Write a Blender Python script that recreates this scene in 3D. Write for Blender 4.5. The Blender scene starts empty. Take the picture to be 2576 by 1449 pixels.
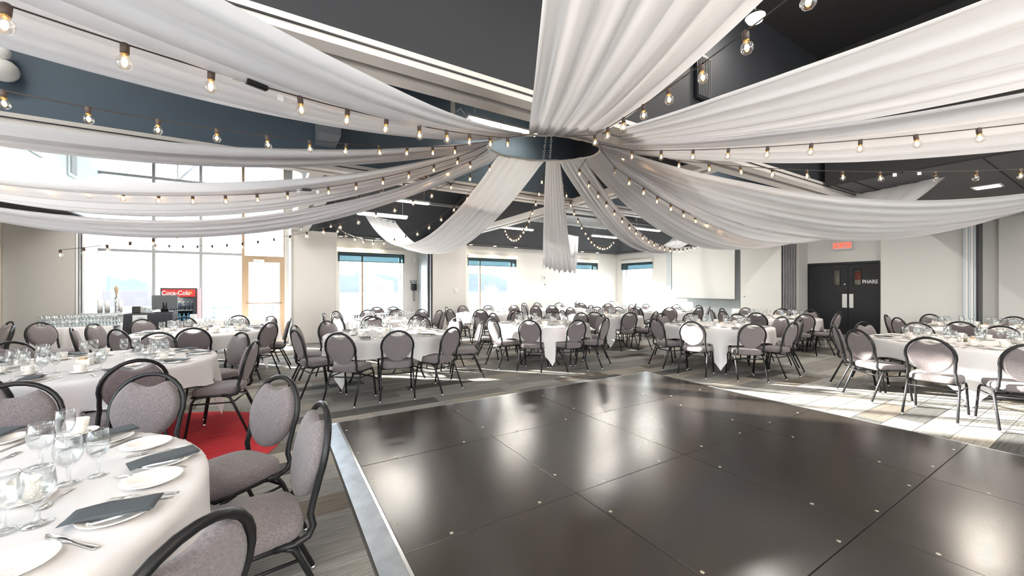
import bpy, math, random
from mathutils import Vector, Matrix
PI = math.pi
sin, cos, sqrt = math.sin, math.cos, math.sqrt
random.seed(7)
SC = bpy.context.scene
COL = SC.collection
# ------------------------------------------------------------------ camera, world, sun, exposure
FPX, CX, CY, EYE = 990.0, 1288.0, 724.5, 1.46
cam_d = bpy.data.cameras.new('camera')
cam_d.sensor_width = 36.0
cam_d.lens = 36.0 * FPX / 2576.0
cam_d.clip_start = 0.02
cam_d.clip_end = 3000
cam = bpy.data.objects.new('camera', cam_d)
COL.objects.link(cam)
cam.location = (0, 0, EYE)
cam.rotation_euler = (PI / 2, 0, 0)
SC.camera = cam
SC.view_settings.view_transform = 'Standard'
SC.view_settings.look = 'None'
SC.view_settings.exposure = 1.45
SC.view_settings.gamma = 1.0
SC.view_settings.use_curve_mapping = False
SC.cycles.max_bounces = 8
SC.cycles.diffuse_bounces = 5
SC.cycles.glossy_bounces = 4
SC.cycles.transparent_max_bounces = 24
SC.cycles.caustics_reflective = False
SC.cycles.caustics_refractive = False
SC.cycles.sample_clamp_indirect = 6.0

w = bpy.data.worlds.new('sky')
SC.world = w
w.use_nodes = True
nt = w.node_tree
nt.nodes.clear()
wo = nt.nodes.new('ShaderNodeOutputWorld')
bg = nt.nodes.new('ShaderNodeBackground')
tc = nt.nodes.new('ShaderNodeTexCoord')
sep = nt.nodes.new('ShaderNodeSeparateXYZ')
rmp = nt.nodes.new('ShaderNodeValToRGB')
rmp.color_ramp.elements[0].position = 0.0
rmp.color_ramp.elements[0].color = (1.0, 0.98, 0.96, 1)
rmp.color_ramp.elements[1].position = 0.6
rmp.color_ramp.elements[1].color = (0.62, 0.8, 1.0, 1)
nt.links.new(tc.outputs['Generated'], sep.inputs[0])
nt.links.new(sep.outputs['Z'], rmp.inputs[0])
nt.links.new(rmp.outputs[0], bg.inputs[0])
bg.inputs[1].default_value = 3.4
nt.links.new(bg.outputs[0], wo.inputs[0])

sun_d = bpy.data.lights.new('sun', 'SUN')
sun_d.energy = 34.0
sun_d.angle = math.radians(0.8)
sun_d.color = (1.0, 0.95, 0.87)
sun = bpy.data.objects.new('sun', sun_d)
COL.objects.link(sun)
SUNV = Vector((0.932, -0.357, -0.236)).normalized()
sun.rotation_euler = SUNV.to_track_quat('-Z', 'Y').to_euler()
sun.location = (-20, 12, 12)

# ------------------------------------------------------------------ frames
TH = math.radians(31.4)
CA, SA = cos(TH), sin(TH)
def W(a, b, z=0.0):           # room axes (a along the back wall, b across) -> world
    return Vector((a * CA - b * SA, a * SA + b * CA, z))
def AB(x, y):
    return (x * CA + y * SA, -x * SA + y * CA)

# ------------------------------------------------------------------ materials
MATS = {}
def node_mat(name):
    m = bpy.data.materials.new(name)
    m.use_nodes = True
    n = m.node_tree.nodes
    return m, n, m.node_tree.links, n['Principled BSDF']
def P(name, col, rough=0.6, metal=0.0, noise=0.0, nscale=20, bump=0.0, bscale=60, emit=None, es=0.0, coat=0.0, stretch=None, sheen=0.0, spec=None):
    if name in MATS: return MATS[name]
    m, n, l, b = node_mat(name)
    b.inputs['Base Color'].default_value = (*col, 1)
    b.inputs['Roughness'].default_value = rough
    b.inputs['Metallic'].default_value = metal
    if coat: b.inputs['Coat Weight'].default_value = coat
    if sheen: b.inputs['Sheen Weight'].default_value = sheen
    if spec is not None: b.inputs['Specular IOR Level'].default_value = spec
    if emit:
        b.inputs['Emission Color'].default_value = (*emit, 1)
        b.inputs['Emission Strength'].default_value = es
    if noise or bump:
        t = n.new('ShaderNodeTexCoord')
        mp = n.new('ShaderNodeMapping')
        if stretch: mp.inputs['Scale'].default_value = stretch
        l.new(t.outputs['Object'], mp.inputs[0])
    if noise:
        nz = n.new('ShaderNodeTexNoise')
        nz.inputs['Scale'].default_value = nscale
        nz.inputs['Detail'].default_value = 4
        l.new(mp.outputs[0], nz.inputs['Vector'])
        r = n.new('ShaderNodeValToRGB')
        r.color_ramp.elements[0].position = 0.3
        r.color_ramp.elements[1].position = 0.7
        r.color_ramp.elements[0].color = (*[max(0, c * (1 - noise)) for c in col], 1)
        r.color_ramp.elements[1].color = (*[min(1, c * (1 + noise)) for c in col], 1)
        l.new(nz.outputs['Fac'], r.inputs[0])
        l.new(r.outputs[0], b.inputs['Base Color'])
    if bump:
        nb = n.new('ShaderNodeTexNoise')
        nb.inputs['Scale'].default_value = bscale
        nb.inputs['Detail'].default_value = 3
        l.new(mp.outputs[0], nb.inputs['Vector'])
        bp = n.new('ShaderNodeBump')
        bp.inputs['Strength'].default_value = bump
        bp.inputs['Distance'].default_value = 0.005
        l.new(nb.outputs['Fac'], bp.inputs['Height'])
        l.new(bp.outputs[0], b.inputs['Normal'])
    MATS[name] = m
    return m
def thin_glass(name, tint=(1, 1, 1), refl=1.0, edge=0.0):
    if name in MATS: return MATS[name]
    m = bpy.data.materials.new(name)
    m.use_nodes = True
    n, l = m.node_tree.nodes, m.node_tree.links
    n.clear()
    o = n.new('ShaderNodeOutputMaterial')
    tr = n.new('ShaderNodeBsdfTransparent')
    tr.inputs[0].default_value = (*tint, 1)
    gl = n.new('ShaderNodeBsdfGlossy')
    gl.inputs['Roughness'].default_value = 0.03
    fr = n.new('ShaderNodeLayerWeight')
    fr.inputs[0].default_value = 0.25 + edge * 0.4
    mx = n.new('ShaderNodeMixShader')
    mu = n.new('ShaderNodeMath'); mu.operation = 'MULTIPLY_ADD'; mu.inputs[1].default_value = refl * 0.45; mu.inputs[2].default_value = 0.03
    l.new(fr.outputs['Facing'], mu.inputs[0])
    l.new(mu.outputs[0], mx.inputs[0])
    l.new(tr.outputs[0], mx.inputs[1]); l.new(gl.outputs[0], mx.inputs[2])
    l.new(mx.outputs[0], o.inputs[0])
    MATS[name] = m
    return m
def cloth_mat(name, col, transl=0.35, bump=0.15, see=0.0):
    if name in MATS: return MATS[name]
    m = bpy.data.materials.new(name)
    m.use_nodes = True
    n, l = m.node_tree.nodes, m.node_tree.links
    n.clear()
    o = n.new('ShaderNodeOutputMaterial')
    d = n.new('ShaderNodeBsdfDiffuse'); d.inputs[0].default_value = (*col, 1)
    t = n.new('ShaderNodeBsdfTranslucent'); t.inputs[0].default_value = (*col, 1)
    mx = n.new('ShaderNodeMixShader'); mx.inputs[0].default_value = transl
    nz = n.new('ShaderNodeTexNoise'); nz.inputs['Scale'].default_value = 9; nz.inputs['Detail'].default_value = 3
    tcn = n.new('ShaderNodeTexCoord'); l.new(tcn.outputs['Object'], nz.inputs['Vector'])
    bp = n.new('ShaderNodeBump'); bp.inputs['Strength'].default_value = bump; bp.inputs['Distance'].default_value = 0.02
    l.new(nz.outputs['Fac'], bp.inputs['Height'])
    l.new(bp.outputs[0], d.inputs['Normal'])
    l.new(d.outputs[0], mx.inputs[1]); l.new(t.outputs[0], mx.inputs[2])
    if see:
        tr = n.new('ShaderNodeBsdfTransparent')
        m2 = n.new('ShaderNodeMixShader'); m2.inputs[0].default_value = see
        l.new(mx.outputs[0], m2.inputs[1]); l.new(tr.outputs[0], m2.inputs[2])
        l.new(m2.outputs[0], o.inputs[0])
    else:
        l.new(mx.outputs[0], o.inputs[0])
    MATS[name] = m
    return m
def striped(name, col, dark, scale=90):        # carpet with fine streaks along the plank
    if name in MATS: return MATS[name]
    m, n, l, b = node_mat(name)
    t = n.new('ShaderNodeTexCoord'); mp = n.new('ShaderNodeMapping')
    mp.inputs['Scale'].default_value = (2.2, scale, 1)
    nz = n.new('ShaderNodeTexNoise'); nz.inputs['Scale'].default_value = 1.0; nz.inputs['Detail'].default_value = 3
    r = n.new('ShaderNodeValToRGB')
    r.color_ramp.elements[0].position = 0.34; r.color_ramp.elements[1].position = 0.66
    r.color_ramp.elements[0].color = (*dark, 1); r.color_ramp.elements[1].color = (*col, 1)
    n2 = n.new('ShaderNodeTexNoise'); n2.inputs['Scale'].default_value = 160
    bp = n.new('ShaderNodeBump'); bp.inputs['Strength'].default_value = 0.35; bp.inputs['Distance'].default_value = 0.004
    l.new(t.outputs['Object'], mp.inputs[0]); l.new(mp.outputs[0], nz.inputs['Vector'])
    l.new(nz.outputs['Fac'], r.inputs[0]); l.new(r.outputs[0], b.inputs['Base Color'])
    l.new(t.outputs['Object'], n2.inputs['Vector']); l.new(n2.outputs['Fac'], bp.inputs['Height']); l.new(bp.outputs[0], b.inputs['Normal'])
    b.inputs['Roughness'].default_value = 0.95
    b.inputs['Specular IOR Level'].default_value = 0.1
    MATS[name] = m
    return m

M_WALL = P('painted_wall', (0.66, 0.645, 0.62), 0.7, bump=0.04, bscale=120)
M_WARM = P('grey_panel', (0.5, 0.48, 0.455), 0.6, bump=0.05, bscale=200)
M_TEAL = P('upper_wall_paint', (0.55, 0.64, 0.66), 0.75)
M_WHITE = P('white_trim', (0.78, 0.78, 0.77), 0.45)
M_RAIL = P('track_rail', (0.62, 0.59, 0.56), 0.4)
M_DARK = P('dark_bulkhead', (0.02, 0.022, 0.028), 0.7, noise=0.1, nscale=2)
M_CEIL = P('black_ceiling', (0.02, 0.019, 0.02), 0.85)
M_CEILG = P('charcoal_ceiling', (0.1, 0.1, 0.105), 0.8)
M_BLACKP = P('black_paint', (0.012, 0.013, 0.016), 0.35)
M_BLACK = P('black_metal', (0.011, 0.011, 0.012), 0.36, spec=0.3)
M_CHROME = P('chrome', (0.8, 0.8, 0.8), 0.12, metal=1.0)
M_STEEL = P('brushed_steel', (0.62, 0.62, 0.62), 0.3, metal=1.0)
M_BRONZE = P('bronze_frame', (0.34, 0.24, 0.15), 0.4, metal=0.3)
M_ALU = P('aluminium', (0.5, 0.54, 0.58), 0.35, metal=0.8, noise=0.15, nscale=8)
M_FAB = P('grey_weave', (0.17, 0.143, 0.146), 0.9, noise=0.34, nscale=110, bump=0.6, bscale=280, stretch=(1, 1, 2.2), sheen=0.2)
M_CLOTH = cloth_mat('white_linen', (0.8, 0.78, 0.78), 0.18, 0.12)
M_DRAPE = cloth_mat('white_sheer', (0.9, 0.9, 0.93), 0.5, 0.1)
M_CHINA = P('china', (0.82, 0.78, 0.73), 0.15, coat=0.5)
M_GLASS = thin_glass('drinking_glass', (0.97, 0.98, 0.98), 1.6, 0.25)
M_PANE = thin_glass('window_glass', (0.96, 0.98, 0.98), 0.5)
M_BULBG = thin_glass('bulb_glass', (1.0, 0.97, 0.93), 1.6, 0.2)
M_NAP = P('slate_napkin', (0.06, 0.07, 0.078), 0.85, bump=0.3, bscale=90)
M_SILVER = P('cutlery_steel', (0.75, 0.73, 0.7), 0.15, metal=1.0)
M_FIL = P('filament', (1, 0.8, 0.5), 0.5, emit=(1.0, 0.6, 0.3), es=13)
M_TUBE = P('tube_light', (1, 1, 1), 0.5, emit=(1.0, 0.93, 0.78), es=9)
M_LAMP = P('downlight_lens', (1, 1, 1), 0.5, emit=(1.0, 0.9, 0.7), es=9)
M_RED = striped('red_carpet', (0.5, 0.045, 0.05), (0.38, 0.026, 0.032), 60)
M_DANCE = None

# ------------------------------------------------------------------ mesh builder
class MB:
    def __init__(s):
        s.v = []; s.f = []; s.m = []; s.sm = []
    def quad(s, idx, mi=0, sm=False):
        s.f.append(tuple(idx)); s.m.append(mi); s.sm.append(sm)
    def box(s, x0, x1, y0, y1, z0, z1, mi=0, M=None):
        n = len(s.v)
        c = [(x0, y0, z0), (x1, y0, z0), (x1, y1, z0), (x0, y1, z0), (x0, y0, z1), (x1, y0, z1), (x1, y1, z1), (x0, y1, z1)]
        if M: c = [tuple(M @ Vector(p)) for p in c]
        s.v += c
        for q in ((0, 3, 2, 1), (4, 5, 6, 7), (0, 1, 5, 4), (1, 2, 6, 5), (2, 3, 7, 6), (3, 0, 4, 7)):
            s.quad([n + i for i in q], mi)
        return s
    def prism(s, pts, z0, z1, mi=0, sm=False):
        n = len(s.v); k = len(pts)
        s.v += [(x, y, z0) for x, y in pts] + [(x, y, z1) for x, y in pts]
        s.quad(range(n + k - 1, n - 1, -1), mi); s.quad(range(n + k, n + 2 * k), mi)
        for i in range(k):
            j = (i + 1) % k
            s.quad((n + i, n + j, n + k + j, n + k + i), mi, sm)
        return s
    def bevbox(s, x0, x1, y0, y1, z0, z1, e=0.01, mi=0):
        n = len(s.v)
        for z, i in ((z0, e), (z0 + e, 0), (z1 - e, 0), (z1, e)):
            s.v += [(x0 + i, y0 + i, z), (x1 - i, y0 + i, z), (x1 - i, y1 - i, z), (x0 + i, y1 - i, z)]
        s.quad((n + 3, n + 2, n + 1, n), mi); s.quad((n + 12, n + 13, n + 14, n + 15), mi)
        for r in range(3):
            for i in range(4):
                j = (i + 1) % 4
                s.quad((n + 4 * r + i, n + 4 * r + j, n + 4 * r + 4 + j, n + 4 * r + 4 + i), mi)
        return s
    def tube(s, path, r, seg=8, mi=0, closed=False, flat=None):
        path = [Vector(p) for p in path]
        n0 = len(s.v); L = len(path)
        up = None
        for i, p in enumerate(path):
            a = path[i - 1] if (i > 0 or closed) else p
            b = path[(i + 1) % L] if (i < L - 1 or closed) else p
            t = (b - a).normalized() if (b - a).length > 1e-9 else Vector((0, 0, 1))
            if up is None:
                up = Vector((0, 0, 1)) if abs(t.z) < 0.9 else Vector((0, 1, 0))
            u = t.cross(up)
            if u.length < 1e-6: u = t.orthogonal()
            u.normalize(); v = u.cross(t).normalized(); up = v
            rr = r[i] if isinstance(r, (list, tuple)) else r
            for k in range(seg):
                an = 2 * PI * (k + 0.5) / seg
                s.v.append(tuple(p + u * cos(an) * rr + v * sin(an) * rr * (flat or 1)))
        R = L if closed else L - 1
        for i in range(R):
            for k in range(seg):
                k2 = (k + 1) % seg; j = (i + 1) % L
                s.quad((n0 + i * seg + k, n0 + i * seg + k2, n0 + j * seg + k2, n0 + j * seg + k), mi, True)
        if not closed:
            s.quad([n0 + k for k in range(seg - 1, -1, -1)], mi)
            s.quad([n0 + (L - 1) * seg + k for k in range(seg)], mi)
        return s
    def lathe(s, prof, seg=20, mi=0, c=(0, 0, 0), sm=True, M=None):
        n0 = len(s.v); K = len(prof)
        for r, z in prof:
            for k in range(seg):
                a = 2 * PI * k / seg
                p = Vector((c[0] + r * cos(a), c[1] + r * sin(a), c[2] + z))
                if M: p = M @ p
                s.v.append(tuple(p))
        for i in range(K - 1):
            for k in range(seg):
                k2 = (k + 1) % seg
                s.quad((n0 + i * seg + k, n0 + i * seg + k2, n0 + (i + 1) * seg + k2, n0 + (i + 1) * seg + k), mi, sm)
        if prof[0][0] > 1e-4: s.quad([n0 + k for k in range(seg - 1, -1, -1)], mi)
        if prof[-1][0] > 1e-4: s.quad([n0 + (K - 1) * seg + k for k in range(seg)], mi)
        return s
    def pad(s, outline, t, to3, mi=0, rings=None):
        rings = rings or ((0.93, -0.5), (0.99, -0.36), (1.0, 0.0), (0.985, 0.3), (0.92, 0.47), (0.7, 0.56), (0.4, 0.6), (0.12, 0.61))
        cx = sum(p[0] for p in outline) / len(outline); cy = sum(p[1] for p in outline) / len(outline)
        n0 = len(s.v); k = len(outline)
        for sc, h in rings:
            for x, y in outline:
                s.v.append(tuple(to3(cx + (x - cx) * sc, cy + (y - cy) * sc, h * t)))
        for i in range(len(rings) - 1):
            for j in range(k):
                j2 = (j + 1) % k
                s.quad((n0 + i * k + j, n0 + i * k + j2, n0 + (i + 1) * k + j2, n0 + (i + 1) * k + j), mi, True)
        s.quad([n0 + j for j in range(k - 1, -1, -1)], mi)
        s.quad([n0 + (len(rings) - 1) * k + j for j in range(k)], mi, True)
        return s
    def mesh(s, name, mats):
        me = bpy.data.meshes.new(name)
        me.from_pydata([tuple(p) for p in s.v], [], s.f)
        for m in (mats if isinstance(mats, (list, tuple)) else [mats]): me.materials.append(m)
        me.polygons.foreach_set('material_index', s.m)
        me.polygons.foreach_set('use_smooth', s.sm)
        me.update()
        return me
    def build(s, name, mats, parent=None, loc=None, rz=None):
        o = bpy.data.objects.new(name, s.mesh(name, mats))
        COL.objects.link(o)
        if parent: o.parent = parent
        if loc is not None: o.location = loc
        if rz is not None: o.rotation_euler = (0, 0, rz)
        return o
def tag(o, label=None, cat=None, group=None, kind=None):
    if label: o['label'] = label
    if cat: o['category'] = cat
    if group: o['group'] = group
    if kind: o['kind'] = kind
    return o
def empty(name, loc=(0, 0, 0), rz=0.0, label=None, cat=None, group=None, kind=None):
    o = bpy.data.objects.new(name, None)
    o.empty_display_size = 0.05
    COL.objects.link(o)
    o.location = loc; o.rotation_euler = (0, 0, rz)
    return tag(o, label, cat, group, kind)
def obj(name, mesh, parent=None, loc=None, rz=None):
    o = bpy.data.objects.new(name, mesh)
    COL.objects.link(o)
    if parent: o.parent = parent
    if loc is not None: o.location = loc
    if rz is not None: o.rotation_euler = (0, 0, rz)
    return o
def copy_tree(o, kids, parent=None):
    c = o.copy(); COL.objects.link(c)
    if parent: c.parent = parent
    for ch in kids.get(o, ()): copy_tree(ch, kids, c)
    return c
def kids_of(root):
    d = {}
    def rec(o):
        d[o] = list(o.children)
        for c in o.children: rec(c)
    rec(root)
    return d
def struct(name, label=None):
    o = empty(name, (0, 0, 0), TH, label, None, None, 'structure')
    return o

# ================================================================== STRUCTURE (room axes, object rotated by TH)
BW, RW, LW, FW = 12.65, 13.2, -4.42, -7.5      # back, right, left, front wall planes
HT, HC = 2.96, 4.95
# floor slab
fl = MB().box(-9.2, 13.6, FW - 0.3, 13.3, -0.2, -0.012).build('floor', P('floor_slab', (0.12, 0.115, 0.11), 0.9), None, (0, 0, 0), TH)
tag(fl, None, None, None, 'structure')
fl['label'] = 'grey and beige streaked carpet plank floor'

# carpet planks: 1.0 x 0.25 m, along the back wall direction
CARP = [striped('carpet_mid', (0.248, 0.239, 0.225), (0.138, 0.133, 0.124)),
        striped('carpet_beige', (0.378, 0.346, 0.300), (0.239, 0.216, 0.184)),
        striped('carpet_light', (0.332, 0.323, 0.305), (0.184, 0.179, 0.166)),
        striped('carpet_dark', (0.120, 0.115, 0.110), (0.064, 0.063, 0.060)),
        striped('carpet_umber', (0.184, 0.161, 0.138), (0.110, 0.092, 0.078))]
WTS = [0, 0, 0, 0, 1, 1, 2, 2, 2, 3, 4]
DA0, DA1, DB1, DB0 = 0.61, 5.48, 4.56, -2.76
RCX, RCY, RCR = -3.4, 3.4, 1.25
pl_mesh = []
for m in CARP:
    mb = MB()
    mb.bevbox(-0.4985, 0.4985, -0.1235, 0.1235, -0.012, 0.0, 0.0025)
    pl_mesh.append(mb.mesh('carpet_plank', m))
planks = []
rows = int((12.62 + 7.2) / 0.25)
for r in range(rows):
    b = -7.2 + 0.25 * r + 0.125
    off = random.random()
    a = -4.35 + off - 1.0
    while a < 13.3:
        c = a + 0.5
        a0, a1 = a, a + 1.0
        a += 1.0
        a0 = max(a0, LW); a1 = min(a1, RW)
        if a1 - a0 < 0.05: continue
        if DB0 < b < DB1:
            if a0 > DA0 - 0.16 and a1 < DA1: continue
            if a0 < DA0 - 0.16 < a1: a1 = DA0 - 0.16
            if a0 < DA1 < a1: a0 = DA1
            if a1 - a0 < 0.04: continue
        c = (a0 + a1) / 2
        p = W(c, b)
        if p.y < 0.4: continue
        x = CX + FPX * p.x / p.y
        if x < -250 or x > 2826: continue
        ht = random.choice(WTS)
        planks.append((p.length, c, b, a0, a1, ht))
planks.sort()
rest = MB()
for i, (d, c, b, a0, a1, ht) in enumerate(planks):
    if i < 292:
        o = obj('carpet_plank', pl_mesh[ht], fl, (c, b, random.uniform(-0.0006, 0.0006)))
        o.scale = ((a1 - a0), 1, 1)
    else:
        rest.bevbox(a0 + 0.0015, a1 - 0.0015, b - 0.1235, b + 0.1235, -0.012, random.uniform(-0.0006, 0.0006), 0.0025, ht)
tag(rest.build('carpet_planks', CARP, fl), None, None, None, 'stuff')
# out-of-view carpet behind the camera and the round red inset
MB().box(LW, RW, FW, -7.2, -0.012, -0.001).build('carpet_field', CARP[0], fl)
MB().lathe([(RCR, 0.0005), (RCR, 0.004), (RCR - 0.004, 0.005), (0.0, 0.005)], 64).build('carpet_inset', M_RED, fl, (AB(RCX, RCY)[0], AB(RCX, RCY)[1], 0))['label'] = 'round red carpet inset'

# ---- back wall with openings
def px_a(x, b):                 # a-coordinate where image column x meets plane b
    t = (x - CX) / FPX
    Y = b / (CA - SA * t)
    return Y * (CA * t + SA)
def px_b(x, a):
    t = (x - CX) / FPX
    Y = a / (CA * t + SA)
    return Y * (CA - SA * t)
G0, G1 = px_a(245, BW), px_a(716, BW)
WIN = [(px_a(853, BW), px_a(1013, BW)), (px_a(1179, BW), px_a(1295, BW)), (px_a(1409, BW), px_a(1500, BW))]
ZS, ZT = 0.32, 2.5
wb = struct('wall_back', 'pale back wall with tall shaded windows')
mb = MB()
mb.box(LW - 0.3, G0, BW, BW + 0.3, 0, HC)
mb.box(G1, WIN[0][0], BW, BW + 0.35, 0, HC)
e = [G1] + [v for w_ in WIN for v in w_] + [RW + 0.3]
for i, (x0, x1) in enumerate(WIN):
    mb.box(x0, x1, BW, BW + 0.35, 0, ZS); mb.box(x0, x1, BW, BW + 0.35, ZT, HC)
    x2 = WIN[i + 1][0] if i < 2 else RW + 0.3
    mb.box(x1, x2, BW, BW + 0.35, 0, HC)
mb.box(G0, G1, BW, BW + 0.3, -0.01, 0.1)
mb.build('wall_surface', M_WALL, wb)
MB().box(G1 + 0.02, RW - 0.2, BW - 0.018, BW, 0, 0.1).build('baseboard', M_WHITE, wb)

# ---- right wall
W4 = (px_b(1641, RW), px_b(1567, RW))
DR = (3.66, 5.37)
wr = struct('wall_right', 'pale right wall holding the exit doors')
mb = MB()
DH = 2.16
mb.box(RW, RW + 0.3, FW, DR[0], 0, HC); mb.box(RW, RW + 0.3, DR[0], DR[1], DH, HC)
mb.box(RW, RW + 0.3, DR[1], W4[0], 0, HC)
mb.box(RW, RW + 0.3, W4[0], W4[1], 0, ZS); mb.box(RW, RW + 0.3, W4[0], W4[1], ZT, HC)
mb.box(RW, RW + 0.3, W4[1], BW + 0.3, 0, HC)
mb.box(RW + 0.3, RW + 0.35, DR[0] - 0.2, DR[1] + 0.2, 0, DH + 0.2)
mb.build('wall_surface', M_WALL, wr)
MB().box(RW - 0.012, RW, px_b(1862, RW), 10.0, 0, HT, 0).build('wall_shade_sheet', P('screen_wall_shade', (0.52, 0.56, 0.58), 0.5), wr)  # thin darker sheet: shade on the wall around the screen, put into its colour
# left wall (lower, with black door), upper teal wall
wl = struct('wall_left', 'left wall with black door beside the grey panel')
mb = MB()
mb.box(LW - 0.3, LW, 3.4, 10.2, 0, HT); mb.box(LW - 0.3, LW, FW, -6.9, 0, HC); mb.box(LW - 0.3, LW, -6.9, 3.4, 0, 0.25); mb.box(LW - 0.3, LW, 10.2, 11.4, 2.13, HT); mb.box(LW - 0.3, LW, 11.4, BW, 0, HT)
mb.build('wall_surface', P('beige_wall', (0.6, 0.53, 0.45), 0.7), wl)
mb = MB(); mb.box(LW - 0.35, LW - 0.3, 10.1, 11.5, 0, 2.2)
mb.box(LW - 0.05, LW - 0.01, 10.25, 11.35, 0.01, 2.1)
mb.box(LW - 0.3, LW - 0.05, 10.2, 10.25, 0, 2.13); mb.box(LW - 0.3, LW - 0.05, 11.35, 11.4, 0, 2.13)
dl = mb.build('door_3', M_BLACKP, None, (0, 0, 0), TH); tag(dl, 'black door at the far left edge', None, None, 'structure')
mb = MB(); mb.box(-3.61, -3.41, 5.6, BW, HT + 0.02, HC)
tl = mb.build('wall_upper_left', M_TEAL, None, (0, 0, 0), TH); tag(tl, 'pale blue upper left wall with air grilles', None, None, 'structure')
mb = MB(); mb.box(LW - 0.3, -3.41, 5.6, BW, HT, HT + 0.03)
mb.box(LW - 0.3, LW, 3.4, 5.6, HT, HC); mb.box(LW - 0.3, LW, -6.9, 3.4, 4.6, HC)
tag(mb.build('trim_1', M_DARK, None, (0, 0, 0), TH), 'dark underside of the upper left wall', None, None, 'structure')
# grilles on the teal wall
for k, (bc, zc) in enumerate(((11.3, 3.93), (9.85, 3.98))):
    g = MB().box(-3.405, -3.385, bc - 0.22, bc + 0.22, zc - 0.26, zc + 0.26)
    o = g.build('air_grille', M_TEAL, tl)
    g = MB()
    g.box(-3.384, -3.38, bc - 0.14, bc + 0.14, zc - 0.19, zc + 0.19, 1)
    for i in range(14):
        z = zc - 0.18 + i * 0.0275
        g.box(-3.384, -3.37, bc - 0.14, bc + 0.14, z, z + 0.012)
    g.build('grille_slats', [P('grille_grey', (0.4, 0.46, 0.47), 0.5), M_BLACKP], o)
# front wall (behind camera) with windows
wf = struct('wall_front', 'wall behind the viewer with wide windows')
mb = MB()
fw = [(-3.2, -0.4), (1.4, 4.2), (6.0, 8.8)]
xs = LW - 0.3
for x0, x1 in fw:
    mb.box(xs, x0, FW - 0.3, FW, 0, HC); mb.box(x0, x1, FW - 0.3, FW, 0, 0.4); mb.box(x0, x1, FW - 0.3, FW, 4.4, HC); xs = x1
mb.box(xs, RW + 0.3, FW - 0.3, FW, 0, HC)
mb.build('wall_surface', M_WALL, wf)
for i, (x0, x1) in enumerate(fw):
    o = MB().box(x0, x1, FW - 0.2, FW - 0.19, 0.4, 4.4).build('window_%d' % (7 + i), M_PANE, None, (0, 0, 0), TH)
    tag(o, 'wide window in the wall behind the viewer', None, None, 'structure')

w6 = struct('window_6', 'glazed left wall beside the viewer')
for k in range(8):
    b = -6.9 + 10.3 * k / 7
    MB().box(LW - 0.2, LW - 0.1, b - 0.03, b + 0.03, 0.25, 4.6).build('mullion', P('mullion_grey', (0.3, 0.3, 0.3), 0.4, metal=0.3), w6)
    if k < 7:
        for z0, z1 in ((0.25, 2.3), (2.36, 4.6)): MB().box(LW - 0.155, LW - 0.147, b + 0.03, b + 10.3 / 7 - 0.03, z0, z1).build('pane', M_PANE, w6)
        MB().box(LW - 0.2, LW - 0.1, b + 0.03, b + 10.3 / 7 - 0.03, 2.3, 2.36).build('transom', MATS['mullion_grey'], w6)
# ---- ceiling
ce = MB().box(LW - 0.3, RW + 0.3, FW - 0.3, BW + 0.3, HC, HC + 0.2).build('ceiling', M_CEIL, None, (0, 0, 0), TH)
tag(ce, 'high black ceiling', None, None, 'structure')
lowc = MB().box(7.2, RW, FW, 2.55, 3.02, 3.1)
MB().box(7.1, 7.2, FW, 2.6, 3.0, HC).build('riser', M_CEIL, ce)
lc = lowc.build('low_ceiling', M_CEILG, ce)
lc['label'] = 'lower charcoal ceiling at the right'
lc.parent = None; lc.name = 'ceiling_lower'; lc.rotation_euler = (0, 0, TH); tag(lc, None, None, None, 'structure')
for k in range(5):
    MB().box(7.25, RW - 0.05, 2.3 - k * 1.22, 2.312 - k * 1.22, 3.012, 3.02).build('tile_joint', M_CEIL, lc)
# tracks with bulkheads above: each is a piece of trim
tn = [1]
M_SKYLIT = P('skylit_bulkhead', (0.085, 0.12, 0.16), 0.7)  # blue window light on the dark far bulkhead is put into this colour
def track_e1(b, a0, a1, label, z=HT, hw=0.16, bm=None):
    tn[0] += 1
    o = struct('trim_%d' % tn[0], label)
    MB().box(a0, a1, b - hw + 0.06, b + hw - 0.03, z + 0.1, HC).build('bulkhead', bm or M_DARK, o)
    MB().box(a0, a1, b - hw, b - 0.035, z, z + 0.1).build('rail', M_RAIL, o)
    MB().box(a0, a1, b + 0.035, b + hw, z, z + 0.1).build('rail', M_RAIL, o)
    MB().box(a0, a1, b - 0.035, b + 0.035, z + 0.05, z + 0.1).build('rail_slot', M_BLACKP, o)
    MB().box(a0, a1, b - hw - 0.012, b - hw, z + 0.045, z + 0.055).build('rail_lip', M_BLACKP, o)
    return o
def track_e2(a, b0, b1, label, z=HT, hw=0.16):
    tn[0] += 1
    o = struct('trim_%d' % tn[0], label)
    MB().box(a - hw + 0.04, a + hw - 0.04, b0, b1, z + 0.1, HC).build('bulkhead', M_DARK, o)
    MB().box(a - hw, a - 0.035, b0, b1, z, z + 0.1).build('rail', M_RAIL, o)
    MB().box(a + 0.035, a + hw, b0, b1, z, z + 0.1).build('rail', M_RAIL, o)
    MB().box(a - 0.035, a + 0.035, b0, b1, z + 0.05, z + 0.1).build('rail_slot', M_BLACKP, o)
    return o
track_e1(2.79, LW, RW, 'near white partition track under a black bulkhead')
track_e1(5.6, LW, RW, 'far white partition track under a bulkhead coloured as skylit', bm=M_SKYLIT)
track_e2(0.62, 5.76, 11.62, 'white partition track above the tall left panel', hw=0.2)
track_e2(4.75, 2.95, 5.44, 'short white partition track joining the two long ones')
track_e2(4.75, 5.76, 11.62, 'white partition track leading to the middle panel')
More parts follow.
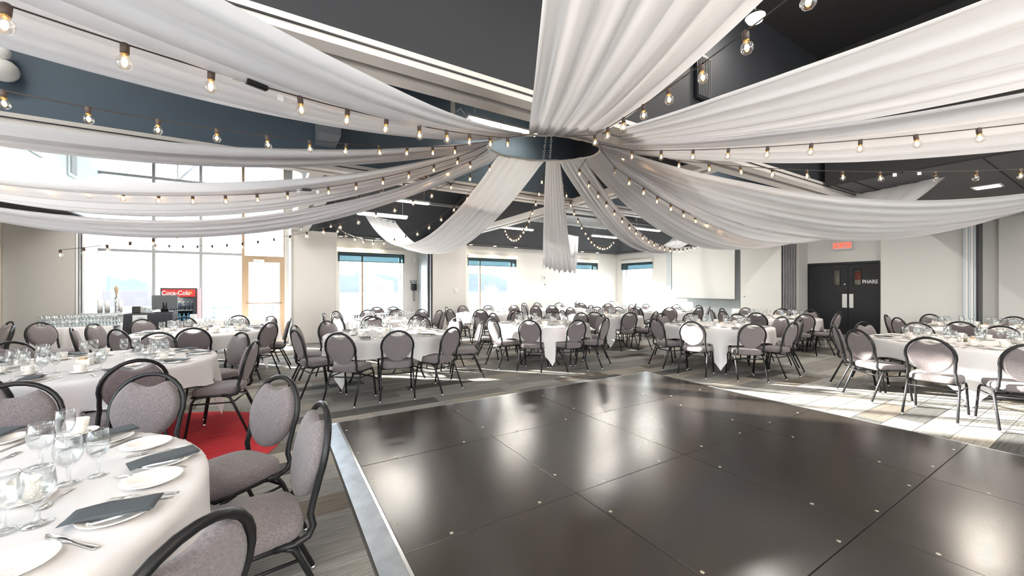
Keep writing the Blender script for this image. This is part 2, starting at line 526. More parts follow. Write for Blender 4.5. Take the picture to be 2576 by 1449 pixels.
# soffits along back and right wall
tn[0] += 1
sf = struct('trim_%d' % tn[0], 'dark soffit with small downlights along the windows')
mb = MB(); mb.box(1.49, RW, 12.0, BW, HT, HT + 0.04)
mb.box(RW - 0.6, RW, 5.95, 12.0, HT, HT + 0.04)
mb.build('soffit', M_DARK, sf)
mb = MB()
v = [(0.8, 12.0, HT + 0.02), (RW - 0.6, 12.0, HT + 0.02), (RW - 2.2, 10.3, 4.3), (0.8, 10.3, 4.3)]
mb.v += v; mb.quad((0, 1, 2, 3)); 
v = [(RW - 0.6, 12.0, HT + 0.02), (RW - 0.6, 5.9, HT + 0.02), (RW - 2.2, 5.9, 4.3), (RW - 2.2, 10.3, 4.3)]
mb.v += v; mb.quad((4, 5, 6, 7))
mb.build('sloping_ceiling', M_DARK, sf)
for x in (857, 905, 950, 1185, 1245, 1298, 1465, 1503):
    a = px_a(x, 12.35)
    d = MB().lathe([(0.075, 0.0), (0.075, -0.006), (0.055, -0.007), (0.055, -0.002)], 18, 0)
    d.lathe([(0.055, -0.004), (0.0, -0.0045)], 18, 1)
    d.build('downlight', [M_WHITE, M_LAMP], sf, (a, 12.35, HT))
    li = bpy.data.lights.new('downlight_lamp', 'SPOT'); li.energy = 9; li.color = (1.0, 0.82, 0.55); li.spot_size = 2.0; li.spot_blend = 0.8; li.shadow_soft_size = 0.05
    lo = bpy.data.objects.new('downlight_lamp', li); COL.objects.link(lo); lo.location = W(a, 12.35, HT - 0.03)

# ---- glazed wall (window_1) with bronze door (door_1)
w1 = struct('window_1', 'tall bright glazed wall with dark mullions')
gz0, gz1 = 0.1, HC
mull = [245, 388, 506, 612]
ga = [px_a(x, BW + 0.1) for x in mull] + [G1]
M_MUL = P('mullion_grey', (0.3, 0.3, 0.3), 0.4, metal=0.3)
for i, a in enumerate(ga):
    MB().box(a - 0.03, a + 0.03, BW + 0.04, BW + 0.16, gz0 if i != 3 else 0.1, gz1).build('mullion', M_MUL if i < 3 else M_BRONZE, w1)
zt = [2.35, 4.14]
for i in range(4):
    for z in zt:
        if i == 3 and z < 3: z = 2.3
        MB().box(ga[i] + 0.03, ga[i + 1] - 0.03, BW + 0.05, BW + 0.15, z - 0.03, z + 0.03).build('transom', M_MUL if i < 3 else M_BRONZE, w1)
    lv = [gz0] + [2.35 if i < 3 else 2.3, 4.14, gz1]
    for k in range(3):
        if i == 3 and k == 0: continue
        MB().box(ga[i] + 0.03, ga[i + 1] - 0.03, BW + 0.095, BW + 0.103, lv[k] + 0.03, lv[k + 1] - 0.03).build('pane', M_PANE, w1)
q0, q1 = px_a(402, BW + .5), px_a(500, BW + .5)
o = MB().tube([(q0, BW + .5, 3.75), (q1, BW + .5, 4.75)], 0.05, 8).tube([(q0 + .35, BW + .5, 4.1), (q0 + .35, BW + .5, 5.2)], 0.03, 6).build('roof_brace', P('brace_white', (0.6, 0.6, 0.6), 0.5), None, (0, 0, 0), TH)
tag(o, 'white diagonal roof brace outside the upper glazing', 'brace')
d1 = struct('door_1', 'bronze framed glass door to the terrace')
x0, x1 = ga[3] + 0.03, ga[4] - 0.03
MB().box(x0, x0 + 0.09, BW + 0.04, BW + 0.12, 0.1, 2.27).build('stile', M_BRONZE, d1)
MB().box(x1 - 0.09, x1, BW + 0.04, BW + 0.12, 0.1, 2.27).build('stile', M_BRONZE, d1)
MB().box(x0 + 0.09, x1 - 0.09, BW + 0.04, BW + 0.12, 2.16, 2.27).build('top_rail', M_BRONZE, d1)
MB().box(x0 + 0.09, x1 - 0.09, BW + 0.04, BW + 0.12, 0.1, 0.33).build('bottom_rail', M_BRONZE, d1)
MB().box(x0 + 0.09, x1 - 0.09, BW + 0.075, BW + 0.083, 0.33, 2.16).build('pane', M_PANE, d1)
MB().tube([(x0 + 0.05, BW + 0.03, 1.05), (x0 + 0.05, BW - 0.02, 1.05), (x1 - 0.05, BW - 0.02, 1.05), (x1 - 0.05, BW + 0.03, 1.05)], 0.014).build('push_bar', M_BRONZE, d1)
MB().box(x0 + 0.2, x0 + 0.45, BW - 0.03, BW + 0.04, 2.17, 2.23).tube([(x0 + 0.3, BW - 0.02, 2.17), (x0 + 0.24, BW - 0.2, 2.0), (x0 + 0.5, BW - 0.02, 2.14)], 0.012).build('door_closer', M_STEEL, d1)
MB().box(ga[3] - 0.05, ga[4] + 0.08, BW - 0.25, BW + 0.02, 0, 0.1).build('threshold', P('threshold_tan', (0.45, 0.4, 0.33), 0.6), d1)

# ---- the smaller windows with blinds
M_BLIND = None
def blind_mat():
    m = bpy.data.materials.new('mesh_blind'); m.use_nodes = True
    n, l = m.node_tree.nodes, m.node_tree.links; n.clear()
    o = n.new('ShaderNodeOutputMaterial'); d = n.new('ShaderNodeBsdfDiffuse'); d.inputs[0].default_value = (0.05, 0.055, 0.06, 1)
    t = n.new('ShaderNodeBsdfTransparent'); t.inputs[0].default_value = (0.42, 0.6, 0.66, 1)
    mx = n.new('ShaderNodeMixShader'); mx.inputs[0].default_value = 0.42
    l.new(d.outputs[0], mx.inputs[1]); l.new(t.outputs[0], mx.inputs[2]); l.new(mx.outputs[0], o.inputs[0])
    return m
M_BLIND = blind_mat()
M_FROST = P('frosted_film', (0.85, 0.87, 0.88), 0.8)
def burst(mb, cx, cz, r, yb, thick=0.004):
    for k in range(15):
        an = PI * (k + 0.5) / 15
        rr = r * (0.75 + 0.25 * ((k * 7) % 3) / 2)
        p0 = (cx + 0.12 * r * cos(an), cz + 0.12 * r * sin(an)); p1 = (cx + rr * cos(an), cz + rr * 0.8 * sin(an))
        n = (-sin(an) * 0.008, cos(an) * 0.008)
        i = len(mb.v)
        mb.v += [(p0[0] - n[0], yb, p0[1] - n[1]), (p1[0] - n[0], yb, p1[1] - n[1]), (p1[0] + n[0], yb, p1[1] + n[1]), (p0[0] + n[0], yb, p0[1] + n[1])]
        mb.quad((i, i + 1, i + 2, i + 3))
names = ['left of the wall phone', 'behind the middle tables', 'below the hanging middle drape']
for i, (x0, x1) in enumerate(WIN):
    wn = struct('window_%d' % (i + 2), 'tall window %s, dark mesh blind at its top' % names[i])
    yb = BW + 0.28
    for (p, q, z0, z1) in ((x0, x0 + 0.05, ZS, ZT), (x1 - 0.05, x1, ZS, ZT), (x0 + 0.05, x1 - 0.05, ZS, ZS + 0.05), (x0 + 0.05, x1 - 0.05, ZT - 0.05, ZT)):
        MB().box(p, q, yb - 0.03, yb + 0.04, z0, z1).build('frame', M_WHITE, wn)
    fr = {0: 0.37, 1: 0.3, 2: 2.0}[i]
    if fr < 1:
        xm = x0 + (x1 - x0) * fr
        MB().box(xm - 0.025, xm + 0.025, yb - 0.03, yb + 0.04, ZS + 0.05, ZT - 0.05).build('mullion', M_BRONZE, wn)
        MB().box(x0 + 0.05, xm - 0.025, yb, yb + 0.008, ZS + 0.05, ZT - 0.05).build('pane', M_PANE, wn)
        MB().box(xm + 0.025, x1 - 0.05, yb, yb + 0.008, ZS + 0.05, ZT - 0.05).build('pane', M_PANE, wn)
    else:
        MB().box(x0 + 0.05, x1 - 0.05, yb, yb + 0.008, ZS + 0.05, ZT - 0.05).build('pane', M_PANE, wn)
    mb = MB(); burst(mb, x0 + (x1 - x0) * 0.55, 1.33, 0.42, yb - 0.004); mb.box(x0 + (x1 - x0) * 0.55 - 0.05, x0 + (x1 - x0) * 0.55 + 0.05, yb - 0.006, yb - 0.004, ZS + 0.05, 1.3)
    mb.build('frosted_decal', M_FROST, wn)
    bl = empty('roller_blind', W((x0 + x1) / 2, BW - 0.05, 2.2), TH, 'dark roller blind pulled slightly down, window %s' % names[i], 'blind')
    hw = (x1 - x0) / 2 + 0.04
    MB().bevbox(-hw - 0.02, hw + 0.02, -0.06, 0.045, 0.33, 0.46, 0.006).build('valance', M_WALL, bl)
    MB().box(-hw, hw, -0.002, 0.002, 0.07, 0.34).build('blind_cloth', M_BLIND, bl)
    MB().box(-hw, hw, -0.012, 0.012, 0.05, 0.075).build('bottom_bar', P('blind_bar', (0.05, 0.08, 0.09), 0.5), bl)
# window on the right wall
wn = struct('window_5', 'tall window left of the projection screen')
xb = RW + 0.24
for (p, q, z0, z1) in ((W4[0], W4[0] + 0.05, ZS, ZT), (W4[1] - 0.05, W4[1], ZS, ZT), (W4[0] + 0.05, W4[1] - 0.05, ZS, ZS + 0.05), (W4[0] + 0.05, W4[1] - 0.05, ZT - 0.05, ZT)):
    MB().box(xb - 0.03, xb + 0.04, p, q, z0, z1).build('frame', M_WHITE, wn)
MB().box(xb, xb + 0.008, W4[0] + 0.05, W4[1] - 0.05, ZS + 0.05, ZT - 0.05).build('pane', M_PANE, wn)
bl = empty('roller_blind', W(RW - 0.05, (W4[0] + W4[1]) / 2, 2.2), TH, 'dark roller blind on the window left of the projection screen', 'blind')
hw = (W4[1] - W4[0]) / 2 + 0.04
MB().bevbox(-0.06, 0.045, -hw - 0.02, hw + 0.02, 0.33, 0.46, 0.006).build('valance', M_WALL, bl)
MB().box(-0.002, 0.002, -hw, hw, 0.07, 0.34).build('blind_cloth', M_BLIND, bl)
MB().box(-0.012, 0.012, -hw, hw, 0.05, 0.075).build('bottom_bar', MATS['blind_bar'], bl)

# ---- storage closets of the folding partitions: flat panels and folded stacks
def closet(nm, label, parts):
    o = empty(nm, (0, 0, 0), TH, label, 'partition')
    for pn, bx, mt in parts:
        mb = MB()
        for b_ in (bx if isinstance(bx, list) else [bx]): mb.box(*b_)
        mb.build(pn, mt, o)
    return o
P1a, P1b = px_a(733, 11.62), px_a(845, 11.62)
closet('partition_panel', 'tall grey partition panel right of the terrace door', [
    ('panel', (P1a, P1b, 11.56, 11.62, 0.01, HT), M_WARM),
    ('edge_strip', (P1a - 0.05, P1a - 0.004, 11.5, 11.66, 0.0, HT), M_WHITE),
    ('edge_strip', (P1b + 0.003, P1b + 0.03, 11.56, BW - 0.01, 0.0, HT), M_WALL),
    ('side_panel', (P1a, P1a + 0.05, 11.63, BW - 0.02, 0.0, HT), M_BLACKP)])
P2a, P2b = px_a(1087, 11.62), px_a(1170, 11.62)
o = closet('partition_panel', 'tall grey partition panel between the phone and middle window', [
    ('panel', (P2a, P2b, 11.56, 11.62, 0.01, HT), M_WARM),
    ('edge_strip', (P2b + 0.003, P2b + 0.03, 11.56, BW - 0.01, 0.0, HT), M_WALL)])
for k in range(4):
    MB().box(P2a - 0.03 - 0.05 * k, P2a + 0.008 - 0.05 * k, 11.6, 12.4, 0.02, HT - 0.04).build('folded_panel', [M_BLACKP, M_ALU][k % 2], o)
P0b = px_a(190, 11.6)
o = closet('partition_panel', 'tall grey partition panel at the far left', [
    ('panel', (LW + 0.005, P0b, 11.54, 11.6, 0.01, HT - 0.01), M_WARM)])
for k in range(3):
    MB().box(P0b + 0.01 + 0.045 * k, P0b + 0.04 + 0.045 * k, 11.58, 12.3, 0.02, HT - 0.02).build('folded_panel', [M_WHITE, M_ALU][k % 2], o)
RA = 12.6
o = closet('partition_panel', 'pale partition closet panel right of the projection screen', [
    ('panel', (RA, RA + 0.05, px_b(1965, RA), px_b(1863, RA), 0.01, HT), M_WALL),
    ('edge_strip', (RA + 0.055, RW - 0.01, px_b(1863, RA) - 0.03, px_b(1863, RA), 0.0, HT), M_WHITE)])
MB().lathe([(0.03, 0), (0.03, 0.012), (0.0, 0.012)], 12, M=Matrix.Translation((RA - 0.001, px_b(1872, RA), 1.2)) @ Matrix.Rotation(-PI / 2, 4, 'Y')).build('lock', M_STEEL, o)
o = empty('folded_partition', (0, 0, 0), TH, 'stack of folded dark partition panels left of the exit doors', 'partition')
b1, b0 = px_b(1968, RA), px_b(2004, RA)
for k in range(9):
    st = (b1 - b0) / 9
    MB().box(RA + 0.01, RW - 0.02, b0 + st * k, b0 + st * k + st * 0.55, 0.02, HT - 0.05).box(RA - 0.012, RA + 0.01, b0 + st * k, b0 + st * k + st * 0.3, 0.02, HT - 0.05, 1).build('folded_panel', [M_BLACKP, P('panel_edge', (0.45, 0.43, 0.46), 0.4)], o)
MB().box(RA + 0.02, RW - 0.01, b0 - 0.03, b0 - 0.005, 0.0, HT - 0.02).build('side_panel', M_WALL, o)
RB = 12.95
o = closet('partition_panel', 'pale partition closet panel right of the exit doors', [
    ('panel', (RB, RB + 0.05, px_b(2424, RB), px_b(2216, RB), 0.01, HT), M_WALL),
    ('edge_strip', (RB + 0.055, RW - 0.01, px_b(2216, RB) - 0.04, px_b(2216, RB), 0.0, HT), M_WHITE)])
o = empty('folded_partition', (0, 0, 0), TH, 'stack of folded white partition panels at the far right', 'partition')
b1, b0 = px_b(2426, RB), px_b(2466, RB)
for k in range(6):
    st = (b1 - b0) / 6
    MB().box(RB - 0.15 + 0.02 * (k % 2), RW - 0.02, b0 + st * k + 0.001, b0 + st * k + st * 0.9, 0.02, HT - 0.02).build('folded_panel', M_BLACKP if k == 0 else [M_WHITE, P('pale_aluminium', (0.6, 0.66, 0.7), 0.4)][k % 2], o)
MB().box(RW - 0.1, RW - 0.005, 0.2, px_b(2515, RW), 0, HT).build('trim_20', M_WALL, None, (0, 0, 0), TH)['kind'] = 'structure'

# ---- exit doors (door_2)
d2 = struct('door_2', 'black double exit doors lettered PHARE')
xa = RW + 0.02
mid = (px_b(2133, RW))
MB().box(xa - 0.03, xa + 0.08, DR[0], DR[0] + 0.04, 0, DH).build('frame', M_BLACKP, d2)
MB().box(xa - 0.03, xa + 0.08, DR[1] - 0.06, DR[1], 0, DH).build('frame', M_BLACKP, d2)
MB().box(xa - 0.03, xa + 0.08, DR[0] + 0.04, DR[1] - 0.06, DH - 0.06, DH).build('frame', M_BLACKP, d2)
VW = P('lobby_view', (0.5, 0.42, 0.33), 0.5)
for (l0, l1, w0, w1, nm) in ((DR[0] + 0.045, mid - 0.004, px_b(2165, RW), px_b(2147, RW), 0), (mid + 0.004, DR[1] - 0.065, px_b(2112, RW), px_b(2095, RW), 1)):
    mb = MB()
    zz = (1.54, 1.95)
    mb.box(xa, xa + 0.045, l0, w0, 0.01, DH - 0.065); mb.box(xa, xa + 0.045, w1, l1, 0.01, DH - 0.065)
    mb.box(xa, xa + 0.045, w0, w1, 0.01, zz[0]); mb.box(xa, xa + 0.045, w0, w1, zz[1], DH - 0.065)
    leaf = mb.build('door_leaf', M_BLACKP, d2)
    MB().box(xa - 0.006, xa, w0 - 0.015, w0 + 0.004, zz[0] - 0.02, zz[1] + 0.02).box(xa - 0.006, xa, w1 - 0.004, w1 + 0.015, zz[0] - 0.02, zz[1] + 0.02).box(xa - 0.006, xa, w0, w1, zz[0] - 0.02, zz[0]).box(xa - 0.006, xa, w0, w1, zz[1], zz[1] + 0.02).build('window_trim', M_BLACK, leaf)
    MB().box(xa + 0.02, xa + 0.024, w0, w1, *zz).build('pane', M_PANE, leaf)
    pb = (px_b(2146, RW), px_b(2135.5, RW)) if nm == 0 else (px_b(2130, RW), px_b(2118, RW))
    MB().box(xa - 0.005, xa, pb[0], pb[1], 0.93, 1.3).build('push_plate', P('push_plate_steel', (0.75, 0.75, 0.74), 0.35, metal=0.6), leaf)
    MB().box(xa - 0.004, xa, l0 + 0.03, l1 - 0.03, 0.02, 0.2).build('kick_plate', M_STEEL, leaf)
    if nm: MB().lathe([(0.028, 0), (0.028, 0.02), (0.0, 0.024)], 14, M=Matrix.Translation((xa, px_b(2124, RW), 1.56)) @ Matrix.Rotation(-PI / 2, 4, 'Y')).build('lock', M_STEEL, leaf)
# lobby seen through the small panes
lobby = MB().box(RW + 0.26, RW + 0.29, DR[0], DR[1], 0, DH).build('lobby_backing', VW, d2)
MB().box(RW + 0.24, RW + 0.25, px_b(2170, RW), px_b(2142, RW), 1.68, 1.9).build('red_awning', P('awning_red', (0.45, 0.05, 0.03), 0.6), d2)
def text(name, body, size, loc, mat, rot, parent=None, ext=0.004, sx=1.0):
    c = bpy.data.curves.new(name, 'FONT'); c.body = body; c.size = size; c.extrude = ext; c.align_x = 'CENTER'; c.align_y = 'CENTER'
    c.offset = size * 0.018
    to = bpy.data.objects.new(name + '_tmp', c); COL.objects.link(to)
    bpy.context.view_layer.update()
    me = bpy.data.meshes.new_from_object(to.evaluated_get(bpy.context.evaluated_depsgraph_get()))
    me.materials.clear(); me.materials.append(mat)
    bpy.data.objects.remove(to)
    me.name = name
    o = bpy.data.objects.new(name, me); COL.objects.link(o)
    if parent: o.parent = parent
    o.matrix_local = Matrix.Translation(loc) @ rot @ Matrix.Diagonal((sx, 1, 1, 1))
    return o
RR_ = Matrix(((0, 0, -1, 0), (-1, 0, 0, 0), (0, 1, 0, 0), (0, 0, 0, 1)))   # text on right wall, read from -a
RBk = Matrix(((1, 0, 0, 0), (0, 0, -1, 0), (0, 1, 0, 0), (0, 0, 0, 1)))    # text on back wall, read from -b
text('lettering', 'PHARE', 0.135, (xa - 0.004, (px_b(2211, RW) + px_b(2173, RW)) / 2 + 0.03, 1.62), P('letter_white', (0.75, 0.75, 0.75), 0.4), RR_, d2, 0.003, 0.78)

# ================================================================== DANCE FLOOR
def dance_mat():
    m, n, l, b = node_mat('black_laminate')
    b.inputs['Base Color'].default_value = (0.04, 0.034, 0.03, 1)
    t = n.new('ShaderNodeTexCoord')
    nz = n.new('ShaderNodeTexNoise'); nz.inputs['Scale'].default_value = 2.5; nz.inputs['Detail'].default_value = 2
    mr = n.new('ShaderNodeMapRange'); mr.inputs[3].default_value = 0.2; mr.inputs[4].default_value = 0.28
    l.new(t.outputs['Object'], nz.inputs['Vector']); l.new(nz.outputs['Fac'], mr.inputs[0]); l.new(mr.outputs[0], b.inputs['Roughness'])
    n2 = n.new('ShaderNodeTexNoise'); n2.inputs['Scale'].default_value = 3; n2.inputs['Detail'].default_value = 2
    r = n.new('ShaderNodeValToRGB'); r.color_ramp.elements[0].position = 0.6; r.color_ramp.elements[1].position = 0.85
    r.color_ramp.elements[0].color = (0.026, 0.021, 0.018, 1); r.color_ramp.elements[1].color = (0.036, 0.03, 0.026, 1)
    l.new(t.outputs['Object'], n2.inputs['Vector']); l.new(n2.outputs['Fac'], r.inputs[0]); l.new(r.outputs[0], b.inputs['Base Color'])
    b.inputs['Specular IOR Level'].default_value = 0.9
    return m
M_DANCE = dance_mat()
df = empty('dance_floor', (0, 0, 0), TH, 'black square-panelled portable dance floor in the middle of the room', 'dance floor')
PN = 1.2175
pm = MB().bevbox(0.0015, PN - 0.0015, 0.0015, PN - 0.0015, 0.0, 0.02, 0.0025).mesh('panel', M_DANCE)
scr = MB().lathe([(0.011, 0.0), (0.011, 0.0012), (0.004, 0.0014), (0.0, 0.0006)], 12).mesh('bolt', P('bolt_zinc', (0.6, 0.56, 0.46), 0.35, metal=0.7))
for i in range(4):
    for j in range(6):
        p = obj('panel', pm, df, (DA0 + i * PN, DB1 - (j + 1) * PN, random.uniform(-0.0008, 0.0008)))
        ctr = W(DA0 + (i + .5) * PN, DB1 - (j + .5) * PN)
        if ctr.y > 0.5 and j < 5:
            for u in (0.24, 0.76):
                obj('bolt', scr, p, (u * PN, 0.035, 0.02)); obj('bolt', scr, p, (0.035, u * PN, 0.02))
L0 = DB1 - 6 * PN
rp = MB()
n = len(rp.v)
rp.v += [(DA0 - 0.145, L0, 0.001), (DA0 - 0.02, L0, 0.02), (DA0 - 0.02, DB1, 0.02), (DA0 - 0.145, DB1, 0.001), (DA0 - 0.145, L0, 0.0), (DA0 - 0.02, L0, 0.0), (DA0 - 0.02, DB1, 0.0), (DA0 - 0.145, DB1, 0.0)]
for q in ((0, 1, 2, 3), (7, 6, 5, 4), (0, 4, 5, 1), (1, 5, 6, 2), (2, 6, 7, 3), (3, 7, 4, 0)): rp.quad(q)
rp.build('edge_ramp', M_ALU, df)['label'] = 'worn blue-grey metal edge ramp'
MB().box(DA0 - 0.019, DA0 - 0.001, L0, DB1, 0, 0.0215).build('edge_strip', P('strip_steel', (0.75, 0.78, 0.8), 0.25, metal=0.9), df)
MB().box(DA0 - 0.145, DA1 + 0.02, DB1 + 0.001, DB1 + 0.016, 0, 0.021).build('edge_strip', MATS['strip_steel'], df)
MB().box(DA1 + 0.001, DA1 + 0.016, L0, DB1, 0, 0.021).build('edge_strip', MATS['strip_steel'], df)

# ================================================================== RING AND DRAPES
RCc, RRr = Vector((0.38, 4.75, 0)), 0.67
def ringz(x, y): return 3.13 + (y - 4.75) * 0.127 - (x - 0.38) * 0.05
ring = empty('hanging_ring', (RCc.x, RCc.y, 3.13), 0, 'white wrapped hoop hung by a chain, gathering all the drapes', 'hoop')
pts = []
for k in range(72):
    a = 2 * PI * k / 72
    x, y = RRr * sin(a), RRr * cos(a)
    pts.append((x, y, ringz(x + .38, y + 4.75) - 3.13 + 0.004 * sin(9 * a)))
MB().tube(pts, [0.014 + 0.003 * sin(k * 2.1) for k in range(72)], 8, closed=True).build('hoop', P('hoop_wrap', (0.75, 0.72, 0.68), 0.7, bump=0.5, bscale=60), ring)
def link(mb, c, ax, r=0.022, flip=0):
    pts = []
    side = Vector((1, 0, 0)) if flip else Vector((0, 1, 0))
    for k in range(12):
        a = 2 * PI * k / 12
        pts.append(c + side * cos(a) * r * 0.55 + ax * sin(a) * r)
    mb.tube(pts, 0.0035, 5, closed=True)
for k, (x, y) in enumerate(((0.05, 0.66), (0.14, 0.645), (-0.6, -0.25), (0.62, -0.22))):
    p0 = Vector((x, y, ringz(x + .38, y + 4.75) - 3.13)); p1 = Vector((x * 0.1 + 0.25, y * 0.1 + 0.3, 1.75))
    if k < 2: p1 = Vector((0.25, 0.62, 1.78))
    ax = (p1 - p0).normalized(); nl = int((p1 - p0).length / 0.036)
    mb = MB()
    for i in range(nl): link(mb, p0 + ax * 0.036 * (i + .5), ax, flip=i % 2)
    mb.build('chain', M_STEEL, ring)
DR_ = [('towards and over the viewer', 170.6, 177.6, 6.26, 3.11, 0.44, 0.63, 1.29, 5.5),
 ('to the upper left above two bulb strings', 211.3, 210.9, 6.69, 2.91, 0.54, 0.22, 1.75, -2.1),
 ('to the left, the narrow one below the blue bulkhead', 260.2, 249.9, 6.46, 3.05, 0.41, 0.15, 1.08, -4.3),
 ('to the left across the top of the glazed wall', 279.6, 258.2, 6.96, 2.89, 0.66, 0.14, 1.59, 3.8),
 ('to the left, lowest of those across the glazed wall', 300.2, 255.2, 7.15, 2.93, 0.97, 0.24, 0.81, 6.3),
 ('to the back left, looping low before the phone window', 337.9, 325.1, 6.44, 3.33, 1.00, 0.68, 0.82, 8.9),
 ('straight back, narrow and hanging in the middle', 15.6, 8.1, 6.26, 3.06, 1.24, 0.19, 1.02, 12),
 ('to the back right, ending left of the screen', 38.3, 39.7, 5.99, 3.14, 0.92, 0.36, 0.56, -2.0),
 ('to the right in front of the projection screen', 76.0, 72.5, 5.23, 3.20, 1.04, 0.52, 1.95, -1.5),
 ('to the right, the broad one above the exit doors', 106.0, 91.5, 6.0, 2.78, 0.70, 0.45, 1.65, -10.0),
 ('to the right edge, lower of the upper two', 117.7, 128.4, 6.61, 2.97, 0.47, 0.17, 1.65, -7.7),
 ('to the upper right, highest on that side', 134.5, 139.4, 5.94, 3.12, 0.29, 0.27, 1.59, -8.2)]
def drape(desc, ph0, ph, L, z1, s, w0, w1, roll, seed):
    rnd = random.Random(seed)
    ph0, ph, roll = map(math.radians, (ph0, ph, roll))
    st = Vector((RCc.x + RRr * sin(ph0), RCc.y + RRr * cos(ph0), 0)); st.z = ringz(st.x, st.y)
    d = Vector((sin(ph), cos(ph), 0)); r0 = Vector((cos(ph0), -sin(ph0), 0)); r1 = Vector((d.y, -d.x, 0))
    N, K = 72, 44
    nf = rnd.choice((5, 6, 7)); f1, f2 = rnd.random() * 6, rnd.random() * 6
    amps = [rnd.uniform(0.4, 1.0) for _ in range(20)]
    mb = MB()
    for i in range(N + 1):
        q = i / N
        c = st + d * L * q
        wd = w0 + (w1 - w0) * q ** 0.8
        t5 = min(q * 5, 1)
        r = r0 * (1 - t5) + r1 * t5
        z = st.z + (z1 - st.z) * q - 4 * s * q * (1 - q)
        amp = (0.012 + 0.03 * min(1, q * 3)) * min(1, 0.4 + 1.6 * (1 - q))
        tn_ = math.tan(roll) * min(q * 4, 1)
        for k in range(K + 1):
            u = k / K * 2 - 1
            g = u + 0.12 * q * sin(2.5 * u + f1)
            fold = 0
            fold += sin(nf * PI * g + f1 + 0.8 * q) * amps[int((u + 1) * 4.9)]
            fold += 0.55 * sin(nf * 2.3 * PI * g + f2 - 1.3 * q) * (1 - 0.5 * q)
            fold += 0.35 * sin(nf * 5.1 * PI * g + f1 * 2) * max(0, 1 - 3.2 * q)
            belly = -0.05 * (1 - u * u) * sin(PI * q)
            p = c + r * (wd / 2 * u)
            p.z = z - tn_ * wd / 2 * u + amp * fold + belly
            if i == 0: p.z = ringz(p.x, p.y) - 0.005
            mb.v.append(tuple(p))
    for i in range(N):
        for k in range(K):
            n0 = i * (K + 1) + k
            mb.quad((n0, n0 + 1, n0 + K + 2, n0 + K + 1), 0, True)
    for v_i in range(K + 1):       # drop the first row on the hoop
        x, y, z = mb.v[v_i]
        a = math.atan2(x - RCc.x, y - RCc.y)
        a = ph0 + (v_i / K * 2 - 1) * w0 / 2 / RRr
        x, y = RCc.x + RRr * sin(a), RCc.y + RRr * cos(a)
        mb.v[v_i] = (x, y, ringz(x, y) + 0.012)
    o = mb.build('ceiling_drape', M_DRAPE)
    tag(o, 'white drape running from the hoop ' + desc, 'drape', 'white ceiling drapes')
    # hem rod at the far end
    e0 = Vector(mb.v[-1]); e1 = Vector(mb.v[-K - 1])
    MB().tube([e0 + Vector((0, 0, .01)), e1 + Vector((0, 0, .01))], 0.012, 6).build('end_rod', M_WHITE, o)
    return o
for i, dd in enumerate(DR_): drape(*dd, seed=11 + i)

# ================================================================== BULB STRINGS
sk_me = MB().lathe([(0.0, 0.004), (0.011, 0.003), (0.014, -0.004), (0.0135, -0.036), (0.0, -0.037)], 10).mesh('socket', P('socket_brown', (0.09, 0.06, 0.05), 0.5))
bm_ = MB().lathe([(0.012, -0.036), (0.013, -0.044), (0.021, -0.053), (0.025, -0.066), (0.0235, -0.079), (0.016, -0.09), (0.006, -0.0945), (0.0, -0.095)], 14, 0)
bm_.lathe([(0.0, -0.078), (0.007, -0.074), (0.01, -0.066), (0.007, -0.056), (0.0, -0.05)], 6, 1)
bm_.lathe([(0.0125, -0.034), (0.0125, -0.043), (0.0, -0.044)], 10, 2)
M_BRASS = P('brass_cap', (0.7, 0.45, 0.15), 0.3, metal=0.8)
bulb_me = bm_.mesh('bulb', [M_BULBG, M_FIL, M_BRASS])
bulb_off = bm_.mesh('bulb_unlit', [M_BULBG, M_STEEL, M_BRASS])
M_CABLE = P('cable_brown', (0.05, 0.035, 0.03), 0.5)
STR = [
 (-0.044, 3.982, 2.978, 214.0, -0.281, 0.0371, 10, 8, 3, .9, 'to the upper left corner'),
 (-0.612, 4.245, 2.990, 223.3, -0.297, 0.0439, 11, 0, 4, 1, 'left across the far bulkhead'),
 (-0.653, 4.758, 3.041, 257.5, -0.397, 0.0649, 15, 6, 4, .955, 'left over the upper glazing, with a connector'),
 (-0.552, 5.172, 3.119, 269.7, -0.339, 0.0228, 8, 0, 11, .94, 'left along the lowest left drape'),
 (-0.304, 5.374, 3.142, 283.3, -0.400, 0.0409, 12, 0, 9, .97, 'towards the terrace door'),
 (-0.477, 5.903, 3.051, 305.0, -0.640, 0.1435, 16, 0, 1, 1, 'looping low beside the back left drape'),
 (0.587, 6.781, 3.585, 350.2, -0.667, 0.1247, 16, 0, 1, .86, 'looping just left of the middle drape'),
 (0.850, 7.312, 3.665, 25.5, -0.643, 0.0953, 19, 0, 0, .84, 'looping just right of the middle drape'),
 (1.002, 5.841, 3.225, 40.8, -0.454, 0.0592, 20, 0, 1, .86, 'along the back right drape'),
 (1.389, 5.316, 3.098, 59.1, -0.394, 0.0602, 15, 0, 2, .8, 'right in front of the screen'),
 (1.277, 4.513, 3.007, 106.4, -0.253, 0.0332, 12, 9, 7, 1, 'right over the charcoal ceiling, with two dark bulbs'),
 (1.262, 4.139, 2.905, 126.8, -0.214, 0.0280, 9, 0, 6, .96, 'right across the two upper right drapes'),
 (0.724, 3.439, 2.797, 172.0, -0.195, 0.0270, 7, 0, 3, 1, 'towards the viewer at the top right')]
